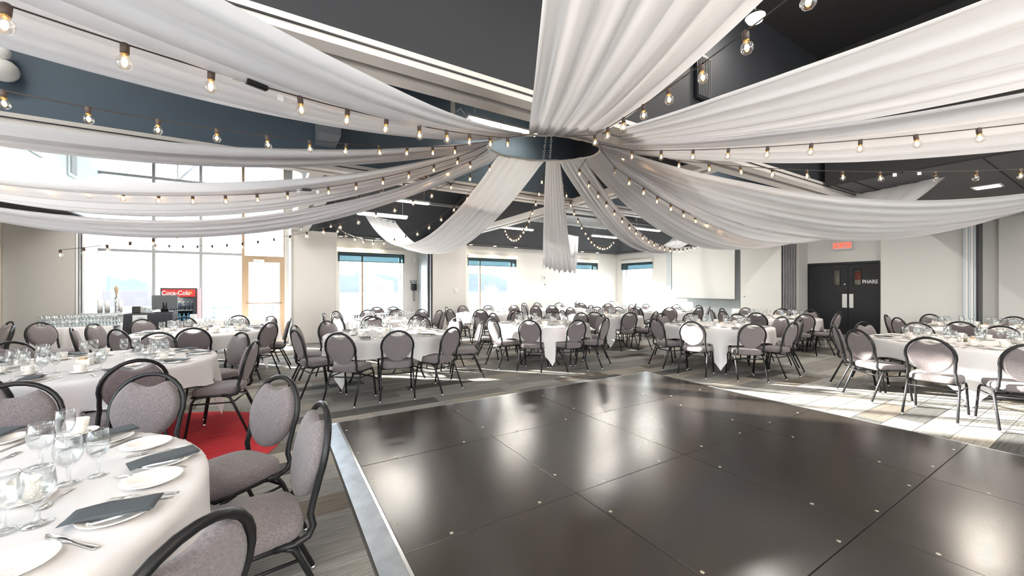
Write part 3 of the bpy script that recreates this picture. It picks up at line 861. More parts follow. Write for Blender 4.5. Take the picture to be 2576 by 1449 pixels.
for si, (x, y, z, ph, m, c, n, gap, ext, scl, ds) in enumerate(STR):
    ph = math.radians(ph); d = Vector((sin(ph), cos(ph), 0)); p0 = Vector((x, y, z))
    eye = Vector((0, 0, EYE))
    root = empty('string_lights', (0, 0, 0), 0, 'brown cable of clear round bulbs running ' + ds, 'string lights', 'bulb strings')
    pos = []; s = 0.0; k = 0.0; total = n + ext
    allp = []
    hit = None
    for i in range(total):
        step = 0.305 * (1.4 if (gap and i == gap) else 1.0) if i else 0
        for _ in range(6):
            sl = m + 2 * c * s
            s += step / 6 / sqrt(1 + sl * sl)
            q = p0 + d * s; q.z = z + m * s + c * s * s
            allp.append(eye + (q - eye) * scl)
        if gap and i == gap: hit = eye + (p0 + d * (s - .2) + Vector((0, 0, m * (s - .2) + c * (s - .2) ** 2)) - eye) * scl
        pos.append(allp[-1])
    # first point back to the hoop
    a0 = allp[0]; dirr = Vector((a0.x - RCc.x, a0.y - RCc.y)); dirr.normalize()
    hp = Vector((RCc.x + RRr * dirr.x, RCc.y + RRr * dirr.y, 0)); hp.z = ringz(hp.x, hp.y)
    if si not in (0, 12) or (a0 - hp).length > 0.05: allp = [hp] + allp
    # remove duplicates
    cl = [allp[0]]
    for q in allp[1:]:
        if (q - cl[-1]).length > 0.004: cl.append(q)
    MB().tube(cl, 0.0035, 5).build('cable', M_CABLE, root)
    if hit is not None:
        MB().bevbox(-0.045, 0.045, -0.012, 0.012, -0.014, 0.012, 0.004).build('connector', M_BLACK, root, hit, PI / 2 - ph)
        for tx0 in (0.07, -0.12): MB().box(tx0, tx0 + 0.03, -0.001, 0.001, -0.035, -0.003).build('paper_tag', M_WHITE, root, hit, PI / 2 - ph)
    rnd = random.Random(si)
    for i, q in enumerate(pos):
        off = (si == 10 and i in (9, 10)) or (si == 9 and i == 0) or (si == 5 and i == 12)
        o = obj('socket', sk_me, root, q)
        o.rotation_euler = (rnd.uniform(-.12, .12), rnd.uniform(-.12, .12), rnd.random() * 6)
        b_ = obj('bulb', bulb_off if off else bulb_me, o)

# ================================================================== FURNITURE
# ---- banquet chair prototype, +Y is the way it faces
def chair_proto():
    root = empty('banquet_chair', (0, 0, 0), 0, 'grey chair', 'chair')
    tb = lambda z: -0.185 - (z - 0.46) * 0.24        # recline of the back
    # back frame
    pts = []
    side = [(0.2, -0.06, 0.405), (0.2, -0.13, 0.4), (0.198, -0.185, 0.415), (0.194, -0.205, 0.45), (0.188, tb(0.5), 0.5), (0.184, tb(0.55), 0.55), (0.189, tb(0.6), 0.6)]
    pts += side
    for k in range(17):
        a = math.radians(-18 + 216 * k / 16)
        zz = 0.705 + 0.2 * sin(a)
        pts.append((0.2 * cos(a) if abs(cos(a)) > 0 else 0, tb(zz), zz))
    pts += [(-x, y, z) for x, y, z in reversed(side)]
    MB().tube(pts, 0.0145, 8).build('back_frame', M_BLACK, root)
    # back cushion with a scooped top
    out = []
    for k in range(44):
        a = 2 * PI * k / 44
        x = 0.182 * cos(a); z = 0.19 * sin(a)
        if z > 0 and abs(x) < 0.092:
            z = min(z, 0.128 + 0.032 * (x / 0.092) ** 2)
        if z < 0: x *= 1 - 0.10 * (z / 0.19) ** 2
        out.append((x, z))
    th = math.atan(0.24)
    def to3(x, z, h):
        zz = 0.7 + z
        return (x, tb(zz) + 0.012 + h * cos(th), zz + h * sin(th))
    MB().pad(out, 0.064, to3, rings=((0.9, -0.36), (0.985, -0.33), (1.0, -0.22), (1.0, 0.1), (0.975, 0.36), (0.88, 0.52), (0.6, 0.6), (0.25, 0.62))).build('backrest', M_FAB, root)
    so = []
    for k in range(40):
        a = 2 * PI * k / 40
        ca, sa_ = cos(a), sin(a)
        x = 0.215 * math.copysign(abs(ca) ** 0.5, ca); y = 0.205 * math.copysign(abs(sa_) ** 0.5, sa_)
        x *= 0.93 + 0.07 * (y + 0.205) / 0.41
        so.append((x, y + 0.015))
    MB().pad(so, 0.075, lambda x, y, h: (x, y, 0.44 + h - (0.012 if y > 0.17 else 0))).build('seat', M_FAB, root)
    MB().tube([(-0.2, -0.13, 0.405), (-0.205, 0.1, 0.405), (-0.19, 0.19, 0.4), (0.19, 0.19, 0.4), (0.205, 0.1, 0.405), (0.2, -0.13, 0.405)], 0.011, 6).tube([(-0.2, -0.14, 0.4), (0.2, -0.14, 0.4)], 0.01, 6).build('seat_frame', M_BLACK, root)
    st = MB()
    st.tube([(-0.205, -0.155, 0.335), (0.205, -0.155, 0.335)], 0.0085, 6)
    for s in (-1, 1): st.tube([(s * 0.208, -0.155, 0.335), (s * 0.21, 0.19, 0.335)], 0.008, 6)
    st.build('stretcher', M_BLACK, root)
    glide = MB().lathe([(0.012, 0.0), (0.014, 0.004), (0.011, 0.02), (0.006, 0.024)], 8).mesh('foot', M_CHROME)
    for s in (-1, 1):
        o = MB().tube([(s * 0.2, 0.1, 0.4), (s * 0.203, 0.165, 0.385), (s * 0.206, 0.185, 0.35), (s * 0.215, 0.235, 0.02)], 0.012, 7).build('leg', M_BLACK, root)
        obj('foot', glide, o, (s * 0.215, 0.236, 0))
        o = MB().tube([(s * 0.2, -0.08, 0.405), (s * 0.203, -0.125, 0.385), (s * 0.206, -0.15, 0.345), (s * 0.215, -0.29, 0.02)], 0.012, 7).build('leg', M_BLACK, root)
        obj('foot', glide, o, (s * 0.215, -0.292, 0))
    return root
chair0 = chair_proto(); chair_kids = kids_of(chair0); first = [True]
BACKY = -0.293

# tables: key -> (x, y, cloth rotation deg, short description)
TB = {
 'T1': (-1.97, 1.03, 20, 'the nearest table'),
 'T2': (-3.95, 3.72, 62, 'the table beside the red carpet'),
 'T3': (-5.1, 6.55, 40, 'the table before the black counter'),
 'T5': (-1.95, 6.2, 12, 'the table by the tall left panel'),
 'T12': (-2.8, 9.0, 50, 'the table left of the wall phone'),
 'T14': (-0.65, 11.2, 70, 'the table before the middle window'),
 'T6': (0.62, 7.95, 33, 'the centre table'),
 'T15': (1.6, 13.4, 10, 'the table under the small clock'),
 'T16': (3.5, 15.1, 30, 'the table in the far corner'),
 'T7': (2.4, 10.15, 55, 'the table behind the centre one'),
 'T17': (4.75, 12.2, 20, 'the table left of the screen'),
 'T8': (3.9, 7.5, 78, 'the table behind the floor corner'),
 'T9': (6.4, 9.6, 35, 'the table by the folded partition'),
 'T10': (5.96, 5.2, 40, 'the big right front table'),
 'T11': (8.4, 7.1, 15, 'the rear right table'),
}
# chairs: table -> image columns/rows of the top of each backrest on a 0.91 m high chair
CH = {
 'T1': [(710, 946), (815, 1014), (498, 1316), (384, 938), (36, 963)],
 'T2': [(345, 905), (643, 856.6), (610, 835.4), (398, 836), (45, 861), (-75, 935)],
 'T3': [(484.7, 824.8), (292, 828), (654, 810), (682, 794.7), (711, 801), (600.4, 793), (448.8, 796.3), (320, 801), (195.6, 814), (177.5, 824.7)],
 'T5': [(739.6, 828.6), (738, 817), (850.4, 837.5), (1000.4, 832), (1139.6, 823), (1225, 808), (1150, 799), (822.7, 807), (1061, 796), (939.6, 797.3)],
 'T12': [(846.8, 793), (842, 783), (816, 786.6), (930.7, 794.6), (1042, 791), (923.6, 779.5), (1003, 777.7), (1057.5, 777.7), (1106.6, 780.4), (1116, 785.5)],
 'T14': [(1122, 772), (1131, 777.7), (1163.5, 769), (1228, 768.6), (1208.6, 779), (1293.7, 768), (1296, 778.6)],
 'T6': [(1331, 805), (1454.5, 804.6), (1244, 799.7), (1526.6, 799.7), (1514, 790.3), (1465.7, 786.6), (1385.6, 785.4), (1202, 791), (1232, 788), (1298.6, 782)],
 'T15': [(1316, 762.4), (1330.3, 766), (1338.4, 770.5), (1350.8, 761.5), (1391.8, 767.4), (1406.7, 761.5), (1453.3, 766.7), (1460.7, 762)],
 'T16': [(1476, 762), (1482, 759.5), (1524.7, 762.4), (1531, 759), (1586.8, 761.8)],
 'T7': [(1585.6, 785.4), (1499.2, 784), (1417.3, 780.4), (1433.4, 773.3), (1503, 771.7), (1590, 774.8), (1650.8, 783.5), (1563.8, 770)],
 'T17': [(1633.4, 765.8), (1685, 774), (1703, 765.8), (1591, 766), (1602, 771.7), (1747, 773), (1758.8, 768), (1778.6, 771)],
 'T8': [(1739.5, 809), (1894.8, 814), (1648.3, 800.3), (1667, 788.5), (1747, 788), (1856.3, 789.7), (1969, 796.6), (1997, 810.5), (2018, 803.5)],
 'T9': [(1789.2, 778.6), (1815.3, 775.5), (1817, 782.3), (1903.5, 786.6), (1875, 774.2), (1968, 776.7), (2036.6, 779), (2113.5, 784), (2111, 788.7), (2027.3, 790.3)],
 'T10': [(2336, 849), (2154.7, 829), (2096.4, 817.5), (2170, 809.4), (2308, 811), (2520.7, 819.7), (2640, 874), (2800, 832)],
 'T11': [(2234, 791.7), (2260.6, 798.7), (2346.8, 791), (2418, 808.8), (2551.8, 796.4), (2660, 812)],
}
OTHER = [((28, 806.5), (-8.7, 5.1), 'grey chair at the far left edge, farther one'), ((33.5, 819), (-8.4, 4.4), 'grey chair at the far left edge, nearer one'), ((98, 811), (-6.4, 6.2), 'grey chair seen edge-on before the white buffet cloth')]
ORD = ['leftmost', 'second from left', 'third from left', 'fourth from left', 'fifth from left', 'sixth from left']
def top_xy(px, py):
    Y = (EYE - 0.91) * FPX / (py - CY)
    return ((px - CX) / FPX * Y, Y)
chairs_at = {}
def relax(tops):
    # tops: list of [x, y, tx, ty]; keep the chairs' seats apart
    for _ in range(40):
        og = []
        for t in tops:
            d = Vector((t[2] - t[0], t[3] - t[1])).normalized(); og.append(Vector((t[0], t[1])) - d * BACKY)
        mv = False
        for i in range(len(tops)):
            for j in range(i + 1, len(tops)):
                v = og[i] - og[j]; L = v.length
                if L < 0.5 and L > 1e-4:
                    s_ = (0.505 - L) / 2 * v.normalized(); mv = True
                    tops[i][0] += s_.x; tops[i][1] += s_.y; tops[j][0] -= s_.x; tops[j][1] -= s_.y
        if not mv: break
def place_chair(x, y, fx, fy, label, group):
    """back top at x,y ; facing fx,fy"""
    d = Vector((fx - x, fy - y)); d.normalize()
    rz = math.atan2(-d.x, d.y)
    ox, oy = x - d.x * BACKY, y - d.y * BACKY
    if first[0]: c = chair0; first[0] = False
    else: c = copy_tree(chair0, chair_kids)
    c.location = (ox, oy, 0); c.rotation_euler = (0, 0, rz)
    c['label'] = label; c['group'] = group
    return (ox, oy, rz)
ALLT = {}
for tk, lst in CH.items():
    tx, ty, _, desc = TB[tk]
    P_ = []
    for px, py in lst:
        x, y = top_xy(px, py)
        r = sqrt((x - tx) ** 2 + (y - ty) ** 2)
        rr = min(max(r, 1.24), 1.5)
        if tk in ('T1', 'T2', 'T10'): rr = min(max(r, 1.24), 1.58)
        # keep the view direction: slide along the line to the table only when out of range
        x, y = tx + (x - tx) * rr / r, ty + (y - ty) * rr / r
        P_.append([x, y, tx, ty, px])
    ALLT[tk] = P_
relax([p for L_ in ALLT.values() for p in L_])
for tk, P_ in ALLT.items():
    tx, ty, _, desc = TB[tk]
    P_ = [(p[0], p[1], p[4]) for p in P_]
    near = sorted([p for p in P_ if p[1] * ty + p[0] * tx < tx * tx + ty * ty], key=lambda p: p[2])
    far = sorted([p for p in P_ if p not in near], key=lambda p: p[2])
    chairs_at[tk] = []
    for grp, nm in ((near, 'near'), (far, 'far')):
        for i, p in enumerate(grp):
            od = ORD[i] if i < len(ORD) else 'last'
            if len(grp) > 1 and i == len(grp) - 1: od = 'rightmost'
            jx, jy = random.uniform(-.1, .1), random.uniform(-.1, .1)
            chairs_at[tk].append(place_chair(p[0], p[1], tx + jx, ty + jy, 'grey chair, %s, %s side of %s' % (od, nm, desc), 'grey banquet chairs with black frames'))
for (px, py), f_, lb in OTHER:
    x, y = top_xy(px, py)
    if px == 28: x, y = x * 0.97, y * 0.97
    place_chair(x, y, f_[0], f_[1], lb, 'grey banquet chairs with black frames')
for k, (px, py) in enumerate(((947.7, 771), (988.7, 770))):
    x, y = top_xy(px, py); x, y = x * .97, y * .97
    place_chair(x, y, x + .5, y - 1, 'grey chair at the small black table by the window, %s one' % ('left', 'right')[k], 'grey banquet chairs with black frames')

# ---- round table and square cloth
R_T, ZT_T = 0.915, 0.745
tmb = MB().lathe([(0.0, 0.715), (R_T - 0.01, 0.715), (R_T, 0.722), (R_T, 0.738), (R_T - 0.006, ZT_T), (0.0, ZT_T)], 48)
tt_me = tmb.mesh('tabletop', P('table_ply', (0.35, 0.24, 0.14), 0.5))
lg = MB()
for s in (-1, 1):
    lg.tube([(0.42, s * 0.3, 0.71), (0.42, s * 0.3, 0.12), (0.42, s * 0.34, 0.06), (0.42, s * 0.38, 0.01)], 0.015, 6)
lg.tube([(0.42, -0.3, 0.15), (0.42, -0.15, 0.17), (0.42, 0.15, 0.17), (0.42, 0.3, 0.15)], 0.013, 6).tube([(0.42, 0, 0.4), (0.1, 0, 0.71)], 0.009, 5).tube([(0.42, -0.3, 0.4), (0.42, 0.3, 0.4)], 0.01, 5)
lg_me = lg.mesh('leg', M_BLACK)
CL = 0.7505
def cloth(tk, tx, ty, rot, seats, seed, half=1.145, N=64):
    rnd = random.Random(seed)
    ph = [rnd.random() * 6 for _ in range(5)]
    mb = MB(); cr, sr = cos(rot), sin(rot)
    Rr = R_T + 0.004
    for i in range(N + 1):
        for k in range(N + 1):
            u, v = (i / N * 2 - 1) * half, (k / N * 2 - 1) * half
            r = sqrt(u * u + v * v) + 1e-9; th = math.atan2(v, u)
            if r <= Rr: x, y, z = u, v, CL
            else:
                s = r - Rr
                be = 0.02
                if s < be: rad = Rr + be * sin(s / be * PI / 2) * 0.6; z = CL - be * 0.6 * (1 - cos(s / be * PI / 2))
                else:
                    z = CL - 0.012 - (s - be) * 0.985
                    am = 0.085 * min(1, ((s - be) / 0.45)) ** 1.1
                    fo = sin(9 * th + ph[0]) + 0.7 * sin(14 * th + ph[1] + s * 2) + 0.35 * sin(23 * th + ph[2])
                    rad = Rr + 0.014 + (s - be) * 0.035 + am * fo * 0.42
                x, y = rad * cos(th), rad * sin(th)
            wx, wy = tx + x * cr - y * sr, ty + x * sr + y * cr
            if z < 0.5:
                for (ox, oy, rz) in seats:
                    dx, dy = wx - ox, wy - oy
                    lx, ly = dx * cos(rz) + dy * sin(rz), -dx * sin(rz) + dy * cos(rz)
                    if abs(lx) < 0.215 and -0.2 < ly < 0.235:
                        z = max(z, 0.502 - 0.02 * max(0, 0.1 - ly)); break
            mb.v.append((wx - tx, wy - ty, max(z, 0.02)))
    for i in range(N):
        for k in range(N):
            n0 = i * (N + 1) + k
            mb.quad((n0, n0 + N + 1, n0 + N + 2, n0 + 1), 0, True)
    o = mb.build('tablecloth', M_CLOTH, None, (tx, ty, 0))
    return o
for i, (tk, (tx, ty, rot, desc)) in enumerate(TB.items()):
    t = empty('round_table', (tx, ty, 0), math.radians(rot + 45), 'round folding table hidden under a cloth, ' + desc, 'table', 'round banquet tables')
    obj('tabletop', tt_me, t); obj('leg', lg_me, t); o = obj('leg', lg_me, t, (0, 0, 0), PI)
    best = None
    for cand in range(0, 90, 3):
        sc_ = 0
        for q4 in range(4):
            ca_ = math.radians(cand + 45 + 90 * q4)
            dm = min([abs((ca_ - math.atan2(oy - ty, ox - tx) + PI) % (2 * PI) - PI) for ox, oy, _ in chairs_at[tk]] + [PI])
            facing = 1.6 if cos(ca_) * tx + sin(ca_) * ty < 0 else 0.6
            sc_ += min(dm, 0.32) * facing
        if best is None or sc_ > best[0]: best = (sc_, cand)
    rot = best[1]
    c = cloth(tk, tx, ty, math.radians(rot), chairs_at[tk], i, N=88 if tk in ('T1', 'T2', 'T10', 'T5') else 56)
    tag(c, 'square white cloth draped over ' + desc, 'tablecloth', 'white square tablecloths')

# ---- tableware prototypes (base at z=0)
plate_me = MB().lathe([(0.0, 0.002), (0.045, 0.002), (0.05, 0.0), (0.056, 0.003), (0.06, 0.008), (0.088, 0.017), (0.0885, 0.019), (0.087, 0.0195), (0.06, 0.0115), (0.054, 0.0065), (0.0, 0.006)], 36).mesh('plate', M_CHINA)
saucer_me = MB().lathe([(0.0, 0.0), (0.035, 0.0), (0.04, 0.003), (0.072, 0.014), (0.073, 0.016), (0.042, 0.007), (0.03, 0.005), (0.0, 0.005)], 26).mesh('saucer', M_CHINA)
cupb = MB().lathe([(0.0, 0.0), (0.024, 0.0), (0.026, 0.006), (0.037, 0.03), (0.04, 0.068), (0.038, 0.068), (0.035, 0.03), (0.02, 0.008), (0.0, 0.007)], 22).mesh('cup_body', M_CHINA)
cuph = MB().tube([(0.036, 0, 0.056), (0.052, 0, 0.056), (0.06, 0, 0.044), (0.056, 0, 0.028), (0.036, 0, 0.022)], 0.004, 6).mesh('handle', M_CHINA)
GP = [(0.034, 0.0), (0.034, 0.003), (0.012, 0.01), (0.0065, 0.018), (0.006, 0.052), (0.01, 0.06), (0.028, 0.076), (0.038, 0.098), (0.0405, 0.12), (0.037, 0.15), (0.034, 0.17), (0.0325, 0.1705), (0.0355, 0.15), (0.039, 0.12), (0.0365, 0.099), (0.026, 0.078), (0.0, 0.066)]
goblet_me = MB().lathe([(0, 0.0)] + GP, 22).mesh('goblet', M_GLASS)
wine_me = MB().lathe([(0, 0.0)] + [(r * 0.84, z * 1.02) for r, z in GP], 20).mesh('wine_glass', M_GLASS)
def napkin():
    mb = MB()
    for li, (z0, rot, sh) in enumerate(((0.0, 0.0, 0.0), (0.003, 0.05, 0.004))):
        n0 = len(mb.v); nx, ny = 10, 5
        for side in (0, 1):
            for i in range(nx + 1):
                for k in range(ny + 1):
                    x = -0.105 + 0.21 * i / nx; y = -0.05 + 0.1 * k / ny
                    z = z0 + side * 0.0018 + 0.006 * abs(x / 0.105) ** 2.5 * (-1 if x < 0 else -0.4) + 0.002 * sin(k * 2.1 + i)* 0.5
                    mb.v.append((x * cos(rot) - y * sin(rot) + sh, x * sin(rot) + y * cos(rot), z))
        S_ = (nx + 1) * (ny + 1)
        for i in range(nx):
            for k in range(ny):
                a = n0 + i * (ny + 1) + k
                mb.quad((a, a + 1, a + ny + 2, a + ny + 1), 0, True)
                mb.quad((a + S_, a + S_ + ny + 1, a + S_ + ny + 2, a + S_ + 1), 0, True)
        for k in range(ny):
            a = n0 + k; mb.quad((a, a + S_, a + S_ + 1, a + 1)); a = n0 + nx * (ny + 1) + k; mb.quad((a, a + 1, a + S_ + 1, a + S_))
        for i in range(nx):
            a = n0 + i * (ny + 1); mb.quad((a, a + ny + 1, a + ny + 1 + S_, a + S_)); a += ny; mb.quad((a, a + S_, a + S_ + ny + 1, a + ny + 1))
    return mb.mesh('napkin', M_NAP)
nap_me = napkin()
def outline(mb, pts, z0, th):     # pts: list (x, halfwidth, zmid)
    n0 = len(mb.v)
    for x, h, z in pts:
        mb.v += [(x, -h, z0 + z), (x, h, z0 + z), (x, h * 0.8, z0 + z + th), (x, -h * 0.8, z0 + z + th)]
    for i in range(len(pts) - 1):
        a = n0 + 4 * i
        for q in ((0, 1, 5, 4), (1, 2, 6, 5), (2, 3, 7, 6), (3, 0, 4, 7)): mb.quad([a + j for j in q], 0, True)
    mb.quad((n0, n0 + 3, n0 + 2, n0 + 1)); a = n0 + 4 * (len(pts) - 1); mb.quad((a, a + 1, a + 2, a + 3))
kb = MB(); outline(kb, [(-0.105, 0.008, 0.001), (-0.1, 0.0095, 0.001), (-0.05, 0.0075, 0.001), (-0.005, 0.0055, 0.001), (0.0, 0.009, 0.001), (0.06, 0.0105, 0.001), (0.095, 0.0085, 0.0012), (0.108, 0.001, 0.0015)], 0, 0.0022)
knife_me = kb.mesh('knife', M_SILVER)
fb = MB(); outline(fb, [(-0.1, 0.008, 0.001), (-0.09, 0.0085, 0.001), (-0.03, 0.0035, 0.003), (0.02, 0.003, 0.006), (0.035, 0.009, 0.004), (0.05, 0.011, 0.002), (0.06, 0.011, 0.001)], 0, 0.002)
for t in range(4):
    y = -0.0095 + t * 0.0063
    fb.box(0.058, 0.098, y - 0.0015, y + 0.0015, 0.0015, 0.003)
fork_me = fb.mesh('fork', M_SILVER)
sb = MB(); outline(sb, [(-0.08, 0.007, 0.001), (-0.03, 0.003, 0.003), (0.02, 0.0028, 0.005), (0.03, 0.008, 0.004), (0.045, 0.0145, 0.002), (0.06, 0.014, 0.002), (0.07, 0.007, 0.004)], 0, 0.002)
spoon_me = sb.mesh('teaspoon', M_SILVER)
shak = MB().lathe([(0.0, 0.0), (0.021, 0.0), (0.021, 0.01), (0.016, 0.06), (0.015, 0.066)], 12).mesh('shaker_body', M_GLASS)
shcap = MB().lathe([(0.016, 0.064), (0.0165, 0.08), (0.01, 0.088), (0.0, 0.09)], 12).mesh('cap', M_STEEL)
shfill = MB().lathe([(0.0, 0.002), (0.018, 0.002), (0.015, 0.05), (0.0, 0.051)], 10)
salt_me = shfill.mesh('salt', M_CHINA); pep_me = shfill.mesh('pepper', P('pepper_brown', (0.35, 0.28, 0.18), 0.8))
ZC = CL + 0.0015
def put(name, me, x, y, z, rz, label, cat, group=None, parts=()):
    o = obj(name, me, None, (x, y, z), rz)
    tag(o, label, cat, group)
    for pn, pm_ in parts: obj(pn, pm_, o)
    return o
def cup_at(x, y, z, rz, label, group): return put('coffee_cup', cupb, x, y, z, rz, label, 'cup', group, (('handle', cuph),))
GL_N = 0
def setting(tk, detail):
    global GL_N
    tx, ty, _, desc = TB[tk]
    rnd = random.Random(hash(tk) % 1000 if False else sum(map(ord, tk)) * 7)
    seats = sorted(math.atan2(oy - ty, ox - tx) for ox, oy, _ in chairs_at[tk])
    n = 10
    base = seats[0]
    for k in range(n):
        a = base + 2 * PI * k / n
        for s in seats:
            dd = (s - a + PI) % (2 * PI) - PI
            if abs(dd) < 0.25: a += dd * 0.7; break
        ux, uy = cos(a), sin(a); px_, py_ = -uy, ux          # outward, sideways
        def at(r, s): return tx + ux * r + px_ * s, ty + uy * r + py_ * s
        nf = lambda d: rnd.uniform(-d, d)
        dist = sqrt(tx * tx + ty * ty)
        x, y = at(0.76 + nf(.02), 0.02 + nf(.02))
        put('side_plate', plate_me, x, y, ZC, 0, 'white side plate at a place on ' + desc, 'plate', 'side plates on ' + desc)
        if rnd.random() < 0.75:
            put('napkin', nap_me, x + nf(.01), y + nf(.01), ZC + 0.024, a + nf(.3), 'folded slate napkin on a plate, ' + desc, 'napkin', 'napkins on ' + desc)
        if detail >= 2:
            x, y = at(0.76, -0.12 + nf(.01)); put('fork', fork_me, x, y, ZC, a + PI + nf(.06), 'steel fork laid on ' + desc, 'fork', 'forks on ' + desc)
            x, y = at(0.76, 0.13 + nf(.01)); put('knife', knife_me, x, y, ZC, a + PI + nf(.06), 'steel knife laid on ' + desc, 'knife', 'knives on ' + desc)
        if detail >= 1 or k % 2:
            x, y = at(0.5 + nf(.02), 0.16 + nf(.02))
            put('saucer', saucer_me, x, y, ZC, 0, 'white saucer on ' + desc, 'saucer', 'saucers on ' + desc)
            cup_at(x, y, ZC + 0.0055, nf(3), 'white coffee cup on a saucer, ' + desc, 'coffee cups on ' + desc)
        if detail >= 0:
            x, y = at(0.52 + nf(.02), -0.06 + nf(.02)); put('water_goblet', goblet_me, x, y, ZC, 0, 'stemmed water goblet on ' + desc, 'glass', 'goblets on ' + desc); GL_N += 1
            x, y = at(0.43 + nf(.02), -0.01 + nf(.02)); put('wine_glass', wine_me, x, y, ZC, 0, 'stemmed wine glass on ' + desc, 'glass', 'wine glasses on ' + desc); GL_N += 1
    put('salt_shaker', shak, tx - 0.03, ty + 0.02, ZC, 0, 'salt shaker at the middle of ' + desc, 'shaker', None, (('cap', shcap), ('salt', salt_me)))
    put('pepper_shaker', shak, tx + 0.03, ty, ZC, 0, 'pepper shaker at the middle of ' + desc, 'shaker', None, (('cap', shcap), ('pepper', pep_me)))
    o = put('sachet_holder', MB().box(-0.05, 0.05, -0.03, 0.03, 0, 0.055).mesh('sachet_holder', M_CHINA), tx + 0.02, ty - 0.1, ZC, 0.3, 'small white sachet holder at the middle of ' + desc, 'holder')
    MB().box(-0.03, 0.01, -0.02, 0.02, 0.055, 0.07).build('sachet', P('sachet_paper', (0.6, 0.38, 0.2), 0.7), o)
for tk in TB:
    if tk == 'T1': continue
    setting(tk, 2 if tk in ('T2', 'T10', 'T5', 'T3') else (1 if tk in ('T6', 'T8', 'T12', 'T11', 'T9', 'T7') else 0))

# ---- nearest table, laid item by item
def at_top(px, py, zz=ZC):
    Y = (EYE - zz) * FPX / (py - CY)
    return ((px - CX) / FPX * Y, Y)
T1D = 'the nearest table'
def laid(kind, p0, p1, label):
    a, b = at_top(*p0), at_top(*p1)
    me = {'knife': knife_me, 'fork': fork_me, 'teaspoon': spoon_me}[kind]
    ang = math.atan2(b[1] - a[1], b[0] - a[0])
    put(kind, me, (a[0] + b[0]) / 2, (a[1] + b[1]) / 2, ZC, ang, label, kind)
for (px, py, lb) in ((368, 1117, 'empty white side plate, farther of the two empty right ones on ' + T1D), (382, 1205, 'empty white side plate between two slate napkins on ' + T1D),
                     (292, 1292, 'white side plate under the big flat napkin on ' + T1D), (22, 1422, 'white side plate at the bottom left corner on ' + T1D),
                     (413, 1158, 'white side plate under the rolled napkin at the edge of ' + T1D), (272, 1103, 'white side plate under the far napkin of ' + T1D),
                     (4, 1106, 'white side plate under a napkin at the left picture edge on ' + T1D)):
    x, y = at_top(px, py, ZC + 0.012); put('side_plate', plate_me, x, y, ZC, 0, lb, 'plate')
for (p0, p1, lb) in (((160, 1303), (400, 1262), 'large slate napkin lying flat, nearest on ' + T1D), ((325, 1172), (490, 1130), 'long slate napkin at the right edge of ' + T1D),
                     ((185, 1108), (340, 1074), 'slate napkin at the far side of the nearest table'), ((-60, 1108), (24, 1080), 'slate napkin at the left picture edge on ' + T1D)):
    a, b = at_top(*p0, ZC + 0.024), at_top(*p1, ZC + 0.024)
    o = put('napkin', nap_me, (a[0] + b[0]) / 2, (a[1] + b[1]) / 2, ZC + 0.0255, math.atan2(b[1] - a[1], b[0] - a[0]), lb, 'napkin')
for (px, py, me, lb) in ((103, 1172, goblet_me, 'stemmed glass, left of the far pair on ' + T1D), (163, 1130, wine_me, 'stemmed glass, farthest one on ' + T1D),
                         (247, 1196, wine_me, 'stemmed glass standing alone at the right on ' + T1D), (172, 1216, goblet_me, 'stemmed glass at the middle of the cluster on ' + T1D),
                         (94, 1318, goblet_me, 'stemmed glass nearest the big flat napkin on ' + T1D), (8, 1338, goblet_me, 'stemmed glass at the left picture edge on ' + T1D)):
    x, y = at_top(px, py); put('goblet', me, x, y, ZC, 0, lb, 'glass')
for (px, py, lb) in ((60, 1262, 'behind the nearest glasses on ' + T1D), (196, 1092, 'at the far side of ' + T1D)):
    x, y = at_top(px, py)
    put('saucer', saucer_me, x, y, ZC, 0, 'white saucer ' + lb, 'saucer')
    cup_at(x, y, ZC + 0.0055, 2.2, 'white coffee cup ' + lb, None)
laid('knife', (258, 1383), (105, 1345), 'steel butter knife alone at the front of ' + T1D)
laid('fork', (448, 1239), (272, 1258), 'steel fork, nearer of the two by the big napkin on ' + T1D)
laid('fork', (420, 1252), (262, 1272), 'steel fork partly under the big napkin on ' + T1D)
laid('knife', (478, 1172), (280, 1204), 'steel knife under the right edge napkin on ' + T1D)
laid('fork', (460, 1125), (325, 1149), 'steel fork beside the right edge napkin on ' + T1D)
laid('knife', (325, 1108), (255, 1133), 'steel knife left of the far empty plate on ' + T1D)
laid('knife', (0, 1136), (75, 1108), 'steel knife at the far left on ' + T1D)
laid('teaspoon', (166, 1240), (112, 1276), 'steel teaspoon lying on the cup saucer of ' + T1D)
laid('fork', (-20, 1170), (18, 1152), 'steel fork at the left picture edge on ' + T1D)

